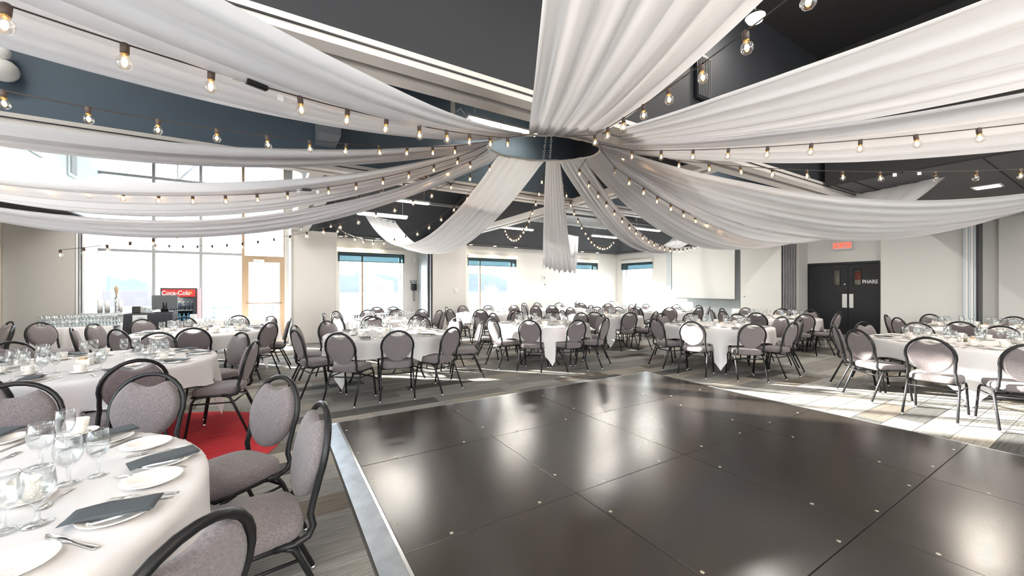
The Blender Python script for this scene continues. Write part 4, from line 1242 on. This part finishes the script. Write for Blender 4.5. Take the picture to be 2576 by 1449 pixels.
# ================================================================== BAR CORNER
def at_b(px, b, z=0.0):
    a = px_a(px, b); return a
BB = 10.25
def rect_cloth(a0, a1, b0, b1, zt, zb, label, name='buffet_table', mat=M_CLOTH, pleat=True):
    o = empty(name, W((a0 + a1) / 2, (b0 + b1) / 2), TH, label, 'table')
    hx, hy = (a1 - a0) / 2, (b1 - b0) / 2
    mb = MB()
    per = []
    N = 40
    for i in range(N): per.append((-hx + 2 * hx * i / N, -hy, 0, -1))
    for i in range(14): per.append((hx, -hy + 2 * hy * i / 14, 1, 0))
    for i in range(N): per.append((hx - 2 * hx * i / N, hy, 0, 1))
    for i in range(14): per.append((-hx, hy - 2 * hy * i / 14, -1, 0))
    K = len(per); lv = [(0, zt), (0.006, zt - 0.012), (0.5, (zt + zb) / 2), (1, zb)]
    for f_, z in lv:
        for i, (x, y, nx, ny) in enumerate(per):
            w_ = (0.008 + f_ * (0.03 + 0.02 * sin(i * 1.3) + 0.012 * sin(i * 2.9))) if f_ else 0
            mb.v.append((x + nx * w_, y + ny * w_, z))
    for r in range(3):
        for i in range(K):
            j = (i + 1) % K
            mb.quad((r * K + i, (r + 1) * K + i, (r + 1) * K + j, r * K + j), 0, r > 0)
    mb.quad(range(K))
    mb.build('cloth', mat, o)
    MB().box(-hx + 0.02, hx - 0.02, -hy + 0.02, hy - 0.02, zt - 0.03, zt - 0.003).build('tabletop', MATS['table_ply'], o)
    for sx in (-1, 1):
        for sy in (-1, 1): MB().tube([(sx * (hx - 0.08), sy * (hy - 0.08), zt - 0.03), (sx * (hx - 0.08), sy * (hy - 0.08), 0)], 0.014, 6).build('leg', M_BLACK, o)
    return o
bc0, bc1 = px_a(317, 9.9), px_a(436, 9.9)
rect_cloth(-3.5, bc0 - 0.2, 9.95, 10.75, 0.765, 0.2, 'long white-clothed buffet table carrying rows of upturned glasses')
rect_cloth(-1.45, 0.15, 10.75, 11.4, 0.76, 0.25, 'long white-clothed table below the terrace door glazing')
M_BKC = P('black_cloth', (0.022, 0.022, 0.028), 0.85)
bc0, bc1 = px_a(317, 9.9), px_a(436, 9.9)
rect_cloth(bc0, bc1, 9.75, 10.35, 0.985, 0.02, 'black-draped high counter holding the cash register screen', 'cash_counter', M_BKC)
sgn = MB().box(-0.1, 0.1, -0.004, 0, -0.27, 0.0).build('paper_notice', P('paper', (0.75, 0.75, 0.77), 0.7), None, W(px_a(352, 9.7), 9.70, 0.965), TH)
tag(sgn, 'white paper notice hung on the black counter front', 'notice')
for k, z in enumerate((-0.04, -0.055, -0.15, -0.165)):
    MB().box(-0.04 + 0.015 * (k % 2), 0.05 - 0.01 * (k % 2), -0.006, -0.004, z - 0.007, z).build('printed_line', P('ink', (0.3, 0.3, 0.33), 0.8), sgn)
# register monitor, seen from behind
mo = empty('register_monitor', W(px_a(416, 10.0), 10.0, 0.987), TH, 'black touch-screen register seen from behind on the black counter', 'monitor')
MB().prism([(-0.14, -0.1), (0.14, -0.1), (0.1, 0.1), (-0.1, 0.1)], 0, 0.02).build('base', M_BLACK, mo)
MB().tube([(0, 0.0, 0.02), (0, -0.01, 0.1), (0, -0.02, 0.2)], [0.08, 0.05, 0.04], 4).build('stand', M_BLACK, mo)
MB().bevbox(-0.19, 0.19, -0.045, -0.005, 0.06, 0.335, 0.008).build('housing', P('monitor_grey', (0.06, 0.065, 0.075), 0.4), mo)
pr = empty('receipt_printer', W(px_a(346, 10.0), 10.05, 0.987), TH, 'black receipt printer with grey lid on the black counter', 'printer')
MB().bevbox(-0.07, 0.05, -0.09, 0.09, 0, 0.13, 0.01).build('body', M_BLACK, pr)
MB().bevbox(0.05, 0.11, -0.09, 0.09, 0, 0.11, 0.01).build('lid', P('printer_grey', (0.4, 0.41, 0.4), 0.5), pr)
ct = MB().bevbox(-0.05, 0.05, -0.03, 0.03, 0, 0.05, 0.005).box(-0.04, 0.03, -0.02, 0.02, 0.05, 0.09).build('card_terminal', P('terminal_grey', (0.45, 0.5, 0.55), 0.4), None, W(px_a(374, 10.0), 10.0, 0.987), TH)
tag(ct, 'small grey card terminal between printer and register', 'card terminal')
nb = MB().prism([(-0.05, -0.04), (0.05, -0.04), (0.06, 0.04), (-0.06, 0.04)], 0, 0.13).build('white_container', M_WHITE, None, W(px_a(449, 10.1), 10.1, 0.765), TH)
nb.location = W(-1.45, 10.85, 0.762)
tag(nb, 'white paper container on the table right of the black counter', 'container')
# rows of glasses, upside down on the buffet
tum = MB().lathe([(0.034, 0.0), (0.031, 0.05), (0.026, 0.095), (0.0, 0.096), (0.0, 0.09), (0.024, 0.088), (0.029, 0.05), (0.032, 0.0)], 12).mesh('tumbler', M_GLASS)
for r in range(4):
    for k in range(11):
        for lv in range(2 if r < 3 else 1):
            p = W(-3.42 + k * 0.09 + 0.02 * (r % 2), 10.05 + r * 0.085, 0.768 + lv * 0.1)
            put('tumbler', tum, p.x, p.y, p.z, 0, 'upturned clear tumbler in the rows on the buffet cloth', 'glass', 'tumblers on the buffet')
tray = MB().bevbox(-0.53, 0.49, -0.19, 0.19, 0, 0.003, 0.001).build('glass_mat', M_WHITE, None, W(-2.95, 10.19, 0.7645), TH)
tag(tray, 'thin white mat under the rows of tumblers', 'mat')
# steel draught counter behind
bk = empty('draught_counter', W(-2.75, 11.4), TH, 'steel draught counter behind the buffet table', 'counter')
MB().bevbox(-0.55, 0.55, -0.25, 0.25, 0.9, 0.95, 0.006).build('worktop', M_STEEL, bk)
MB().box(-0.5, 0.5, -0.22, 0.22, 0.02, 0.9).build('cabinet', P('pale_cabinet', (0.6, 0.6, 0.6), 0.5), bk)
tp = empty('beer_tap', W(px_a(293, 11.35), 11.35, 0.951), TH, 'steel draught tap tower with tall wooden handle', 'tap')
MB().tube([(0, 0, 0), (0, 0, 0.32)], 0.028, 12).lathe([(0.05, 0), (0.05, 0.012), (0.03, 0.02)], 14).build('column', M_STEEL, tp)
MB().tube([(0, -0.02, 0.26), (0, -0.08, 0.26), (0, -0.09, 0.2)], 0.01, 8).build('spout', M_STEEL, tp)
MB().lathe([(0.008, 0.3), (0.014, 0.36), (0.03, 0.47), (0.036, 0.5), (0.02, 0.54), (0.0, 0.56)], 10).build('handle', P('tap_wood', (0.5, 0.38, 0.25), 0.5), tp)
for k, x in enumerate((252, 270, 302)):
    p = W(px_a(x, 11.45), 11.45, 0.951)
    o = put('cup_stack', MB().lathe([(0.04, 0.0), (0.045, 0.26), (0.0, 0.262)], 16).mesh('cup_stack', M_WHITE), p.x, p.y, p.z, 0, 'stack of white cups on the draught counter, %s' % ('leftmost', 'middle one', 'right of the tap')[k], 'cup stack')
# drinks fridge
fx0, fx1 = px_a(405, 11.5), px_a(492, 11.5)
fr = empty('drinks_fridge', W((fx0 + fx1) / 2, 11.85), TH, 'upright drinks fridge with red lettered header and glass door', 'fridge')
hw = (fx1 - fx0) / 2 + 0.02; M_FB = P('fridge_black', (0.03, 0.03, 0.035), 0.4); RED = P('fridge_red', (0.55, 0.02, 0.02), 0.4)
FH = 1.46
MB().box(-hw, -hw + 0.04, -0.3, 0.3, 0, FH).box(hw - 0.04, hw, -0.3, 0.3, 0, FH).box(-hw + 0.04, hw - 0.04, 0.26, 0.3, 0, FH).box(-hw + 0.04, hw - 0.04, -0.3, 0.26, 0, 0.12).box(-hw + 0.04, hw - 0.04, -0.3, 0.26, FH - 0.05, FH).build('cabinet', M_FB, fr)
MB().box(hw + 0.001, hw + 0.005, -0.28, 0.28, 0.1, FH - 0.03).build('side_panel', RED, fr)
hd = MB().box(-hw + 0.03, hw - 0.03, -0.33, -0.3, 1.26, 1.43).build('header', RED, fr)
text('lettering', 'Coca-Cola', 0.135, (-0.05, -0.332, 1.345), M_WHITE, RBk, fr, 0.001, 0.85)
MB().lathe([(0.035, 0), (0.03, 0.004), (0.0, 0.005)], 14, M=Matrix.Translation((hw - 0.12, -0.331, 1.35)) @ Matrix.Rotation(PI / 2, 4, 'X')).build('emblem', P('emblem_gold', (0.75, 0.3, 0.1), 0.4), fr)
MB().box(-hw + 0.03, -hw + 0.065, -0.33, -0.305, 0.12, 1.25).box(hw - 0.065, hw - 0.03, -0.33, -0.305, 0.12, 1.25).box(-hw + 0.065, hw - 0.065, -0.33, -0.305, 0.12, 0.16).build('door_frame', M_FB, fr)
MB().box(-hw + 0.065, hw - 0.065, -0.322, -0.318, 0.16, 1.25).build('door_glass', M_PANE, fr)
bt = MB().lathe([(0.0, 0), (0.03, 0.0), (0.031, 0.12), (0.012, 0.17), (0.013, 0.2), (0.0, 0.2)], 10)
for k, z in enumerate((0.16, 0.42, 0.68, 0.95)):
    MB().box(-hw + 0.045, hw - 0.045, -0.28, 0.24, z - 0.012, z).build('shelf', M_STEEL, fr)
    col = [(0.05, 0.2, 0.4), (0.15, 0.45, 0.6), (0.1, 0.35, 0.55), (0.03, 0.04, 0.06)][k]
    bme = bt.mesh('bottle', P('bottle_%d' % k, col, 0.2))
    for i in range(7):
        p = fr.matrix_world
        q = W((fx0 + fx1) / 2 - hw + 0.09 + i * (2 * hw - 0.18) / 6, 11.85 - 0.22, z + 0.001)
        put('bottle', bme, q.x, q.y, q.z, 0, 'drink bottle on the %s shelf inside the fridge' % ('bottom', 'lower middle', 'upper middle', 'top')[k], 'bottle', 'bottles on the %s fridge shelf' % ('bottom', 'lower middle', 'upper middle', 'top')[k])
fl_ = bpy.data.lights.new('fridge_lamp', 'AREA'); fl_.energy = 3; fl_.size = 0.4
fo = bpy.data.objects.new('fridge_lamp', fl_); COL.objects.link(fo); fo.location = W((fx0 + fx1) / 2, 11.7, 1.24)

# small black table at the phone window
x, y = top_xy(950, 800)
bt_ = empty('black_table', W(px_a(950, 11.0), 11.0), TH, 'small black table in front of the window left of the wall phone', 'table')
MB().bevbox(-0.62, 0.62, -0.2, 0.2, 0.735, 0.76, 0.004).build('tabletop', P('grey_laminate', (0.3, 0.34, 0.38), 0.3), bt_)
for sx in (-0.55, 0.55):
    for sy in (-0.16, 0.16): MB().tube([(sx, sy, 0.735), (sx, sy, 0)], 0.016, 6).build('leg', M_BLACK, bt_)
# tall white planter by the closet
p = W(12.2, px_b(1860, 12.2), 0)
o = put('white_bin', MB().lathe([(0.0, 0), (0.16, 0.0), (0.17, 0.62), (0.2, 0.63), (0.2, 0.82), (0.185, 0.82), (0.17, 0.64), (0.0, 0.64)], 24).mesh('white_bin', M_WHITE), p.x, p.y, 0, 0, 'round white bin below the right end of the screen', 'bin')

# ================================================================== WALL FITTINGS
# projection screen
SA_ = 12.86
s0, s1 = px_b(1850, SA_), px_b(1689, SA_)
sc = empty('projection_screen', W(SA_, (s0 + s1) / 2), TH, 'large white pull-down projection screen on the right wall', 'projection screen')
h = (s1 - s0) / 2
MB().box(0.0, 0.004, -h, h, 1.1, 2.86).build('screen_cloth', P('screen_white', (0.72, 0.72, 0.7), 0.8), sc)
MB().box(-0.003, 0.0, -h, -h + 0.02, 1.1, 2.86).box(-0.003, 0.0, h - 0.02, h, 1.1, 2.86).build('screen_border', M_BLACKP, sc)
MB().tube([(0, -h, 1.085), (0, h, 1.085)], 0.018, 8).build('bottom_bar', P('bar_grey', (0.25, 0.27, 0.27), 0.4), sc)
MB().bevbox(-0.05, 0.08, -h - 0.05, h + 0.05, 2.85, 2.955, 0.01).build('case', M_WHITE, sc)
# exit sign
ex = empty('exit_sign', W(RW - 0.045, (px_b(2097, RW) + px_b(2146, RW)) / 2, 2.6), TH, 'lit red SORTIE exit sign above the black doors', 'exit sign')
hx = abs(px_b(2097, RW) - px_b(2146, RW)) / 2
MB().bevbox(-0.03, 0.04, -hx, hx, -0.115, 0.115, 0.006).build('housing', P('sign_grey', (0.62, 0.6, 0.6), 0.5), ex)
text('lettering', 'SORTIE', 0.2, (-0.032, 0, 0), P('sign_red', (0.9, 0.1, 0.03), 0.5, emit=(1.0, 0.035, 0.015), es=1.1), RR_, ex, 0.002, 0.62)
def clock(px, b, z, r, label):
    o = empty('wall_clock', W(px_a(px, b), b - 0.03, z), TH, label, 'clock')
    Mx = Matrix.Rotation(PI / 2, 4, 'X')
    MB().lathe([(r, -0.03), (r, 0.008), (r * 0.93, 0.012), (r * 0.92, 0.004), (0.0, 0.004)], 30, M=Mx).build('case', M_WHITE, o)
    mb = MB()
    for k in range(12):
        a = PI * k / 6
        mb.box(-0.004, 0.004, -0.006, -0.0045, r * 0.74, r * 0.86, M=Matrix.Rotation(a, 4, 'Y'))
    mb.build('hour_marks', M_BLACKP, o)
    MB().box(-0.004, 0.004, -0.008, -0.006, -0.02, r * 0.5, M=Matrix.Rotation(0.7, 4, 'Y')).build('hand', M_BLACKP, o)
    MB().box(-0.003, 0.003, -0.01, -0.008, -0.02, r * 0.72, M=Matrix.Rotation(3.9, 4, 'Y')).build('hand', M_BLACKP, o)
clock(1039, BW, 2.38, 0.095, 'round white clock above the wall phone')
clock(1370, BW, 2.33, 0.1, 'round white clock on the middle pier under the hanging drape')
ph_ = empty('wall_phone', W(px_a(1040, BW), BW - 0.02, 1.5), TH, 'black wall phone with hanging coiled cord', 'phone')
MB().bevbox(-0.06, 0.09, -0.05, 0.02, -0.12, 0.1, 0.012).build('base', M_BLACK, ph_)
MB().bevbox(-0.1, -0.05, -0.09, -0.02, -0.11, 0.11, 0.014).build('handset', M_BLACKP, ph_)
MB().tube([(-0.02, -0.03, -0.12), (-0.025, -0.03, -0.3), (-0.01, -0.03, -0.46), (0.01, -0.03, -0.48), (0.025, -0.03, -0.44), (0.025, -0.03, -0.12)], 0.007, 6).build('cord', M_BLACKP, ph_)
sg = MB().box(-0.11, 0.11, -0.006, 0, -0.045, 0.045).build('phone_sign', P('sign_navy', (0.12, 0.14, 0.2), 0.5), None, W(px_a(1039.5, BW), BW - 0.001, 1.67), TH)
tag(sg, 'small navy sign with two pale lines above the wall phone', 'sign')
MB().box(-0.09, 0.09, -0.008, -0.006, 0.008, 0.024).box(-0.055, 0.055, -0.008, -0.006, -0.024, -0.01).build('text_line', M_WHITE, sg)
def plate_fit(px, b, z, w_, h_, name, label, cat, mat=M_WHITE):
    o = MB().bevbox(-w_, w_, -0.025, 0, -h_, h_, 0.004).build(name, mat, None, W(px_a(px, b), b - 0.001, z), TH)
    tag(o, label, cat); MB().box(-w_ * 0.4, w_ * 0.4, -0.03, -0.025, -h_ * 0.4, h_ * 0.4).build('button', M_STEEL, o)
plate_fit(1147, 11.56, 1.38, 0.045, 0.045, 'light_switch', 'small white switch on the panel right of the phone', 'switch')
plate_fit(1369, BW, 1.85, 0.12, 0.13, 'control_box', 'shallow white control box below the middle pier clock', 'control box', M_WALL)
plate_fit(1371, BW, 1.6, 0.025, 0.04, 'thermostat', 'tiny dark thermostat under the white control box', 'thermostat', M_STEEL)
plate_fit(226, BW - 0.01, 1.72, 0.035, 0.06, 'light_switch', 'pale switch on the white strip left of the glazing', 'switch')
# bulkhead fittings
ds = empty('dome_speaker', W(px_a(6, 5.4), 5.43, 3.42), TH, 'small white round speaker on the far bulkhead at the left edge', 'speaker')
MB().lathe([(0.1, 0.0), (0.1, 0.03), (0.07, 0.09), (0.0, 0.11)], 20, M=Matrix.Rotation(PI / 2, 4, 'X')).build('dome', M_WHITE, ds)
MB().lathe([(0.06, 0.0), (0.06, 0.03), (0.04, 0.06), (0.0, 0.07)], 16, M=Matrix.Translation((0, -0.02, 0.15)) @ Matrix.Rotation(PI / 2, 4, 'X')).build('bracket', M_WHITE, ds)
for (x0_, x1_, z0_, lb) in ((800, 860, 2.96 + 0.12, 'grey metal duct box on the far bulkhead at left'),):
    a0, a1 = px_a(803, 5.0), px_a(858, 5.0)
    o = MB().prism([(a0, 5.0), (a1, 5.0), (a1, 5.5), (a0, 5.5)], 3.25, 3.58).build('duct_box', P('duct_grey', (0.22, 0.25, 0.28), 0.5), None, (0, 0, 0), TH)
    tag(o, lb, 'duct box')
av = empty('air_vent', W(px_a(1768, 2.66), 2.64, 3.82), TH, 'black slotted vent in the dark bulkhead at upper right', 'vent')
MB().box(-0.13, 0.13, 0, 0.03, -0.25, 0.25).build('frame', M_BLACKP, av)
for k in range(8): MB().box(-0.11 + 0.03 * k, -0.1 + 0.03 * k, -0.012, 0.0, -0.22, 0.22).build('slat', M_CEILG, av)

# fluorescent fixtures: the visible ones, then added fill lights out of sight
def fixture(px, py, z, label, along=0.0, L=1.22, drop=True, e=26, at=None):
    if at: x, Y = at
    else: Y = (z - EYE) * FPX / (CY - py); x = (px - CX) / FPX * Y
    o = empty('fluorescent_light', (x, Y, z), TH + along, label, 'ceiling light', 'hanging tube lights')
    MB().bevbox(-L / 2, L / 2, -0.045, 0.045, 0.028, 0.075, 0.008).build('housing', M_WHITE, o)
    for s in (-0.03, 0.03): MB().tube([(-L / 2 + 0.02, s, 0.012), (L / 2 - 0.02, s, 0.012)], 0.017, 8).build('tube', M_TUBE, o)
    if drop:
        for s in (-1, 1): MB().tube([(s * L * 0.4, 0, 0.09), (s * L * 0.4, 0, HC - z)], 0.004, 5).build('hanger', M_STEEL, o)
    a = bpy.data.lights.new('tube_lamp', 'AREA'); a.shape = 'RECTANGLE'; a.size = L; a.size_y = 0.1; a.energy = e; a.color = (1.0, 0.955, 0.88)
    ao = bpy.data.objects.new('tube_lamp', a); COL.objects.link(ao); ao.location = (x, Y, z - 0.02); ao.rotation_euler = (0, 0, TH + along)
fixture(1017, 508, 3.5, 'tube light above the back left drape, farther left pair, upper')
fixture(963, 545, 3.22, 'tube light just above the end of the back left drape', e=8)
fixture(1301, 577, 3.3, 'tube light behind the bulb loop left of the middle drape')
fixture(1521, 597, 3.3, 'tube light behind the bulb loop right of the middle drape')
fixture(1628, 579, 3.3, 'tube light above the end of the back right drape')
fixture(1345, 352, 4.3, 'bright tube light seen through the hoop', 0.25, e=3)
fixture(1268, 322, 3.9, 'tube light left of the hoop with cable ties', e=1)
for a, b, zz, ee, lb in ((4.6, 1.0, 4.6, 7, 'added fill tube above the upper right drape'), (8.8, 4.2, 4.4, 42, 'added fill tube above the broad right drape'), (-2.6, 8.3, 4.4, 45, 'added fill tube over the tables before the glazing'), (-1.2, 9.6, 4.75, 42, 'added fill tube near the top of the glazing'), (8.5, 8.6, 4.4, 34, 'added fill tube above the tables by the screen'),
        (-2.2, 1.3, 4.6, 9, 'added fill tube above the upper left drape'), (-2.4, 4.0, 4.6, 12, 'added fill tube above the narrow left drape'), (1.2, 0.6, 4.6, 4, 'added fill tube above the drape over the viewer')):
    p = W(a, b)
    fixture(0, 0, zz, lb, e=ee, drop=False, at=(p.x, p.y))  # unseen lights added to brighten the drapes, panels and walls
# flood lamp top right
Y = (4.4 - EYE) * FPX / (CY - 42); fx = (1900 - CX) / FPX * Y
fo_ = empty('flood_lamp', (fx, Y, 4.4), TH, 'bright white flood lamp at the top right among cables', 'lamp')
MB().lathe([(0.0, 0.06), (0.05, 0.05), (0.1, 0.0), (0.1, -0.01)], 20).build('shade', M_STEEL, fo_)
MB().lathe([(0.095, -0.005), (0.07, -0.05), (0.0, -0.065)], 18).build('lamp_globe', P('flood_glow', (1, 1, 1), 0.5, emit=(1.0, 0.95, 0.85), es=14), fo_)
MB().tube([(0, 0, 0.06), (0, 0, HC - 4.42)], 0.008, 6).build('stem', M_STEEL, fo_)
li = bpy.data.lights.new('flood_light', 'POINT'); li.energy = 12; li.color = (1, .93, .8); li.shadow_soft_size = 0.1
lo = bpy.data.objects.new('flood_light', li); COL.objects.link(lo); lo.location = (fx, Y, 4.3)
# ceiling panel of the low ceiling, then added fill panels behind the viewer
def troffer(a, b, z, label, e=60, w_=0.6, l_=1.2):
    o = empty('ceiling_panel', W(a, b, z), TH, label, 'ceiling light', 'ceiling panels')
    MB().box(-l_ / 2, l_ / 2, -w_ / 2, w_ / 2, -0.012, 0.0).build('frame', M_WHITE, o)
    MB().box(-l_ / 2 + .03, l_ / 2 - .03, -w_ / 2 + .03, w_ / 2 - .03, -0.016, -0.012).build('diffuser', P('diffuser', (1, 1, 1), 0.5, emit=(1, 0.93, 0.82), es=5), o)
    l_d = bpy.data.lights.new('panel_lamp', 'AREA'); l_d.shape = 'RECTANGLE'; l_d.size = l_; l_d.size_y = w_; l_d.energy = e; l_d.color = (1.0, 0.9, 0.78)
    p = bpy.data.objects.new('panel_lamp', l_d); COL.objects.link(p); p.location = W(a, b, z - 0.03); p.rotation_euler = (0, 0, TH)
Yq = (3.0 - EYE) * FPX / (CY - 472); q = AB((2484 - CX) / FPX * Yq, Yq)
troffer(q[0], q[1], 3.02, 'small bright ceiling panel at the right edge', 30, 0.3, 0.3)
for i, (a, b) in enumerate(((-1.5, -2.0), (2.0, -2.2), (5.3, -2.0), (-1.5, -5.2), (2.0, -5.2), (5.3, -5.2))):  # unseen panels added to light the room from the front
    troffer(a, b, HC - 0.01, 'added fill light panel in the hall behind the viewer, %s' % ('nearer left', 'nearer middle', 'nearer right', 'farther left', 'farther middle', 'farther right')[i], 50)

# hanging cable with plug block
Y = 4.6; pc = lambda px, py, Y: Vector(((px - CX) / FPX * Y, Y, EYE + (CY - py) / FPX * Y))
cb = empty('hanging_cable', (0, 0, 0), 0, 'black cable hanging to a white plug block by the hoop', 'cable')
MB().tube([pc(1062, -60, 3.9), pc(1066, 10, 4.0), pc(1085, 110, 4.2), pc(1110, 180, 4.35), pc(1135, 240, 4.5)], 0.006, 6).build('cord', M_BLACKP, cb)
c_ = pc(1139, 262, 4.5)
MB().bevbox(-0.022, 0.022, -0.02, 0.02, -0.11, 0.1, 0.006).build('plug_block', P('aged_white', (0.6, 0.57, 0.5), 0.5), cb, c_)
MB().tube([pc(1150, 280, 4.5), pc(1158, 272, 4.5), pc(1180, 300, 4.7), pc(1200, 312, 5.2)], 0.007, 6).build('cord', M_WHITE, cb)
# ducts
for k, (a0, a1, b, z, r) in enumerate(((6.2, 11.0, 9.9, 3.75, 0.26), (6.4, 11.5, 7.6, 3.95, 0.2), (1.6, 4.3, 8.6, 3.95, 0.2))):
    mb = MB(); n = int((a1 - a0) / 0.12)
    mb.tube([(a0 + (a1 - a0) * i / n, b, z) for i in range(n + 1)], [r + (0.006 if i % 4 == 0 else 0) for i in range(n + 1)], 18)
    o = mb.build('air_duct', P('duct_metal', (0.2, 0.21, 0.22), 0.45, metal=0.3), None, (0, 0, 0), TH)
    tag(o, ['round grey air duct above the back right tables', 'slimmer round grey air duct nearer the hoop', 'round grey air duct over the back left tables'][k], 'duct')
# light steel joists between the tracks
for k, (a0, b0, a1, b1, z, lb) in enumerate(((0.9, 7.2, 4.5, 7.2, 3.9, 'thin grey ceiling joist above the left tube lights'), (0.9, 9.3, 4.5, 9.3, 3.5, 'thin grey ceiling joist behind the left tube lights'),
        (4.95, 8.4, 12.4, 8.4, 3.45, 'thin grey ceiling joist above the middle right tube lights'), (1.9, 5.8, 1.9, 11.8, 4.2, 'thin grey joist running to the phone window'), (3.3, 5.8, 3.3, 11.8, 4.2, 'thin grey joist running to the back wall'))):
    o = MB().box(min(a0, a1) - 0.025, max(a0, a1) + 0.025, min(b0, b1) - 0.025, max(b0, b1) + 0.025, z, z + 0.06).build('ceiling_joist', P('joist_grey', (0.25, 0.25, 0.25), 0.6), None, (0, 0, 0), TH)
    tag(o, lb, 'joist')

# ================================================================== OUTSIDE
og = MB().box(-80, 80, BW + 0.35, BW + 40, -1.0, -0.35).box(RW + 0.36, 90, -60, BW + 0.35, -1.0, -0.35).box(-80, LW - 0.4, -60, BW + 0.35, -1.0, -0.35).box(LW - .4, RW + .36, -60, FW - 0.35, -1.0, -0.35).build('ground_terrace', P('pale_paving', (0.15, 0.16, 0.165), 0.8), None, (0, 0, 0), TH)
tag(og, 'pale sunlit paving outside the windows', None, None, 'structure')
wt = MB().box(-900, 900, BW + 40, BW + 500, -3.2, -3.0).build('river', P('river_water', (0.09, 0.11, 0.12), 0.5), None, (0, 0, 0), TH)
tag(wt, 'pale river beyond the terrace', None, None, 'structure')
mb = MB(); N = 120; rnd = random.Random(3)
for i in range(N + 1):
    a = -900 + 1900 * i / N
    h = 16 + 7 * sin(i * .21) + 4 * sin(i * .53 + 1) + rnd.random() * 1.5
    mb.v += [(a, BW + 420, -3), (a, BW + 470, -3 + h), (a, BW + 620, -3 + h * 1.35)]
for i in range(N):
    for k in range(2): mb.quad((3 * i + k, 3 * i + 3 + k, 3 * i + 4 + k, 3 * i + 1 + k), 0, True)
hl = mb.build('hills', P('hill_haze', (0.1, 0.1, 0.095), 0.9, noise=0.12, nscale=0.05), None, (0, 0, 0), TH)
tag(hl, 'low hazy hills across the river', None, None, 'structure')
rl = empty('terrace_railing', (0, 0, 0), TH, 'white terrace railing seen through the glazed wall', 'railing')
for z in (0.25, 0.65): MB().box(-16, 16, BW + 7, BW + 7.04, z, z + 0.05).build('rail', P('railing_grey', (0.14, 0.17, 0.17), 0.6), rl)
for k in range(17): MB().box(-16 + 2 * k, -15.95 + 2 * k, BW + 7, BW + 7.04, -0.35, 0.7).build('post', MATS['railing_grey'], rl)
sh = empty('moored_ship', W(-26, BW + 70, -3), TH, 'pale moored ship with mast beyond the glazing', 'ship')
MW_ = P('ship_white', (0.25, 0.24, 0.25), 0.6)
MB().prism([(-14, -3), (10, -3), (16, 0), (10, 3), (-14, 3)], 0, 4).build('hull', P('ship_hull', (0.2, 0.17, 0.17), 0.6), sh)
MB().box(-8, 4, -2.4, 2.4, 4, 6.5).box(-6, 1, -2, 2, 6.5, 8.8).build('superstructure', MW_, sh)
MB().tube([(-1, 0, 8.8), (-1, 0, 16)], 0.2, 8).box(-2.6, 0.6, -.1, .1, 11, 11.3).box(-2, 0, -.1, .1, 13, 13.2).build('mast', MW_, sh)
tag(MB().box(RW + 9, RW + 9.1, -20, 40, -0.35, 0.6).build('far_fence', MATS['railing_grey'], None, (0, 0, 0), TH), 'pale fence outside the right window', 'fence')
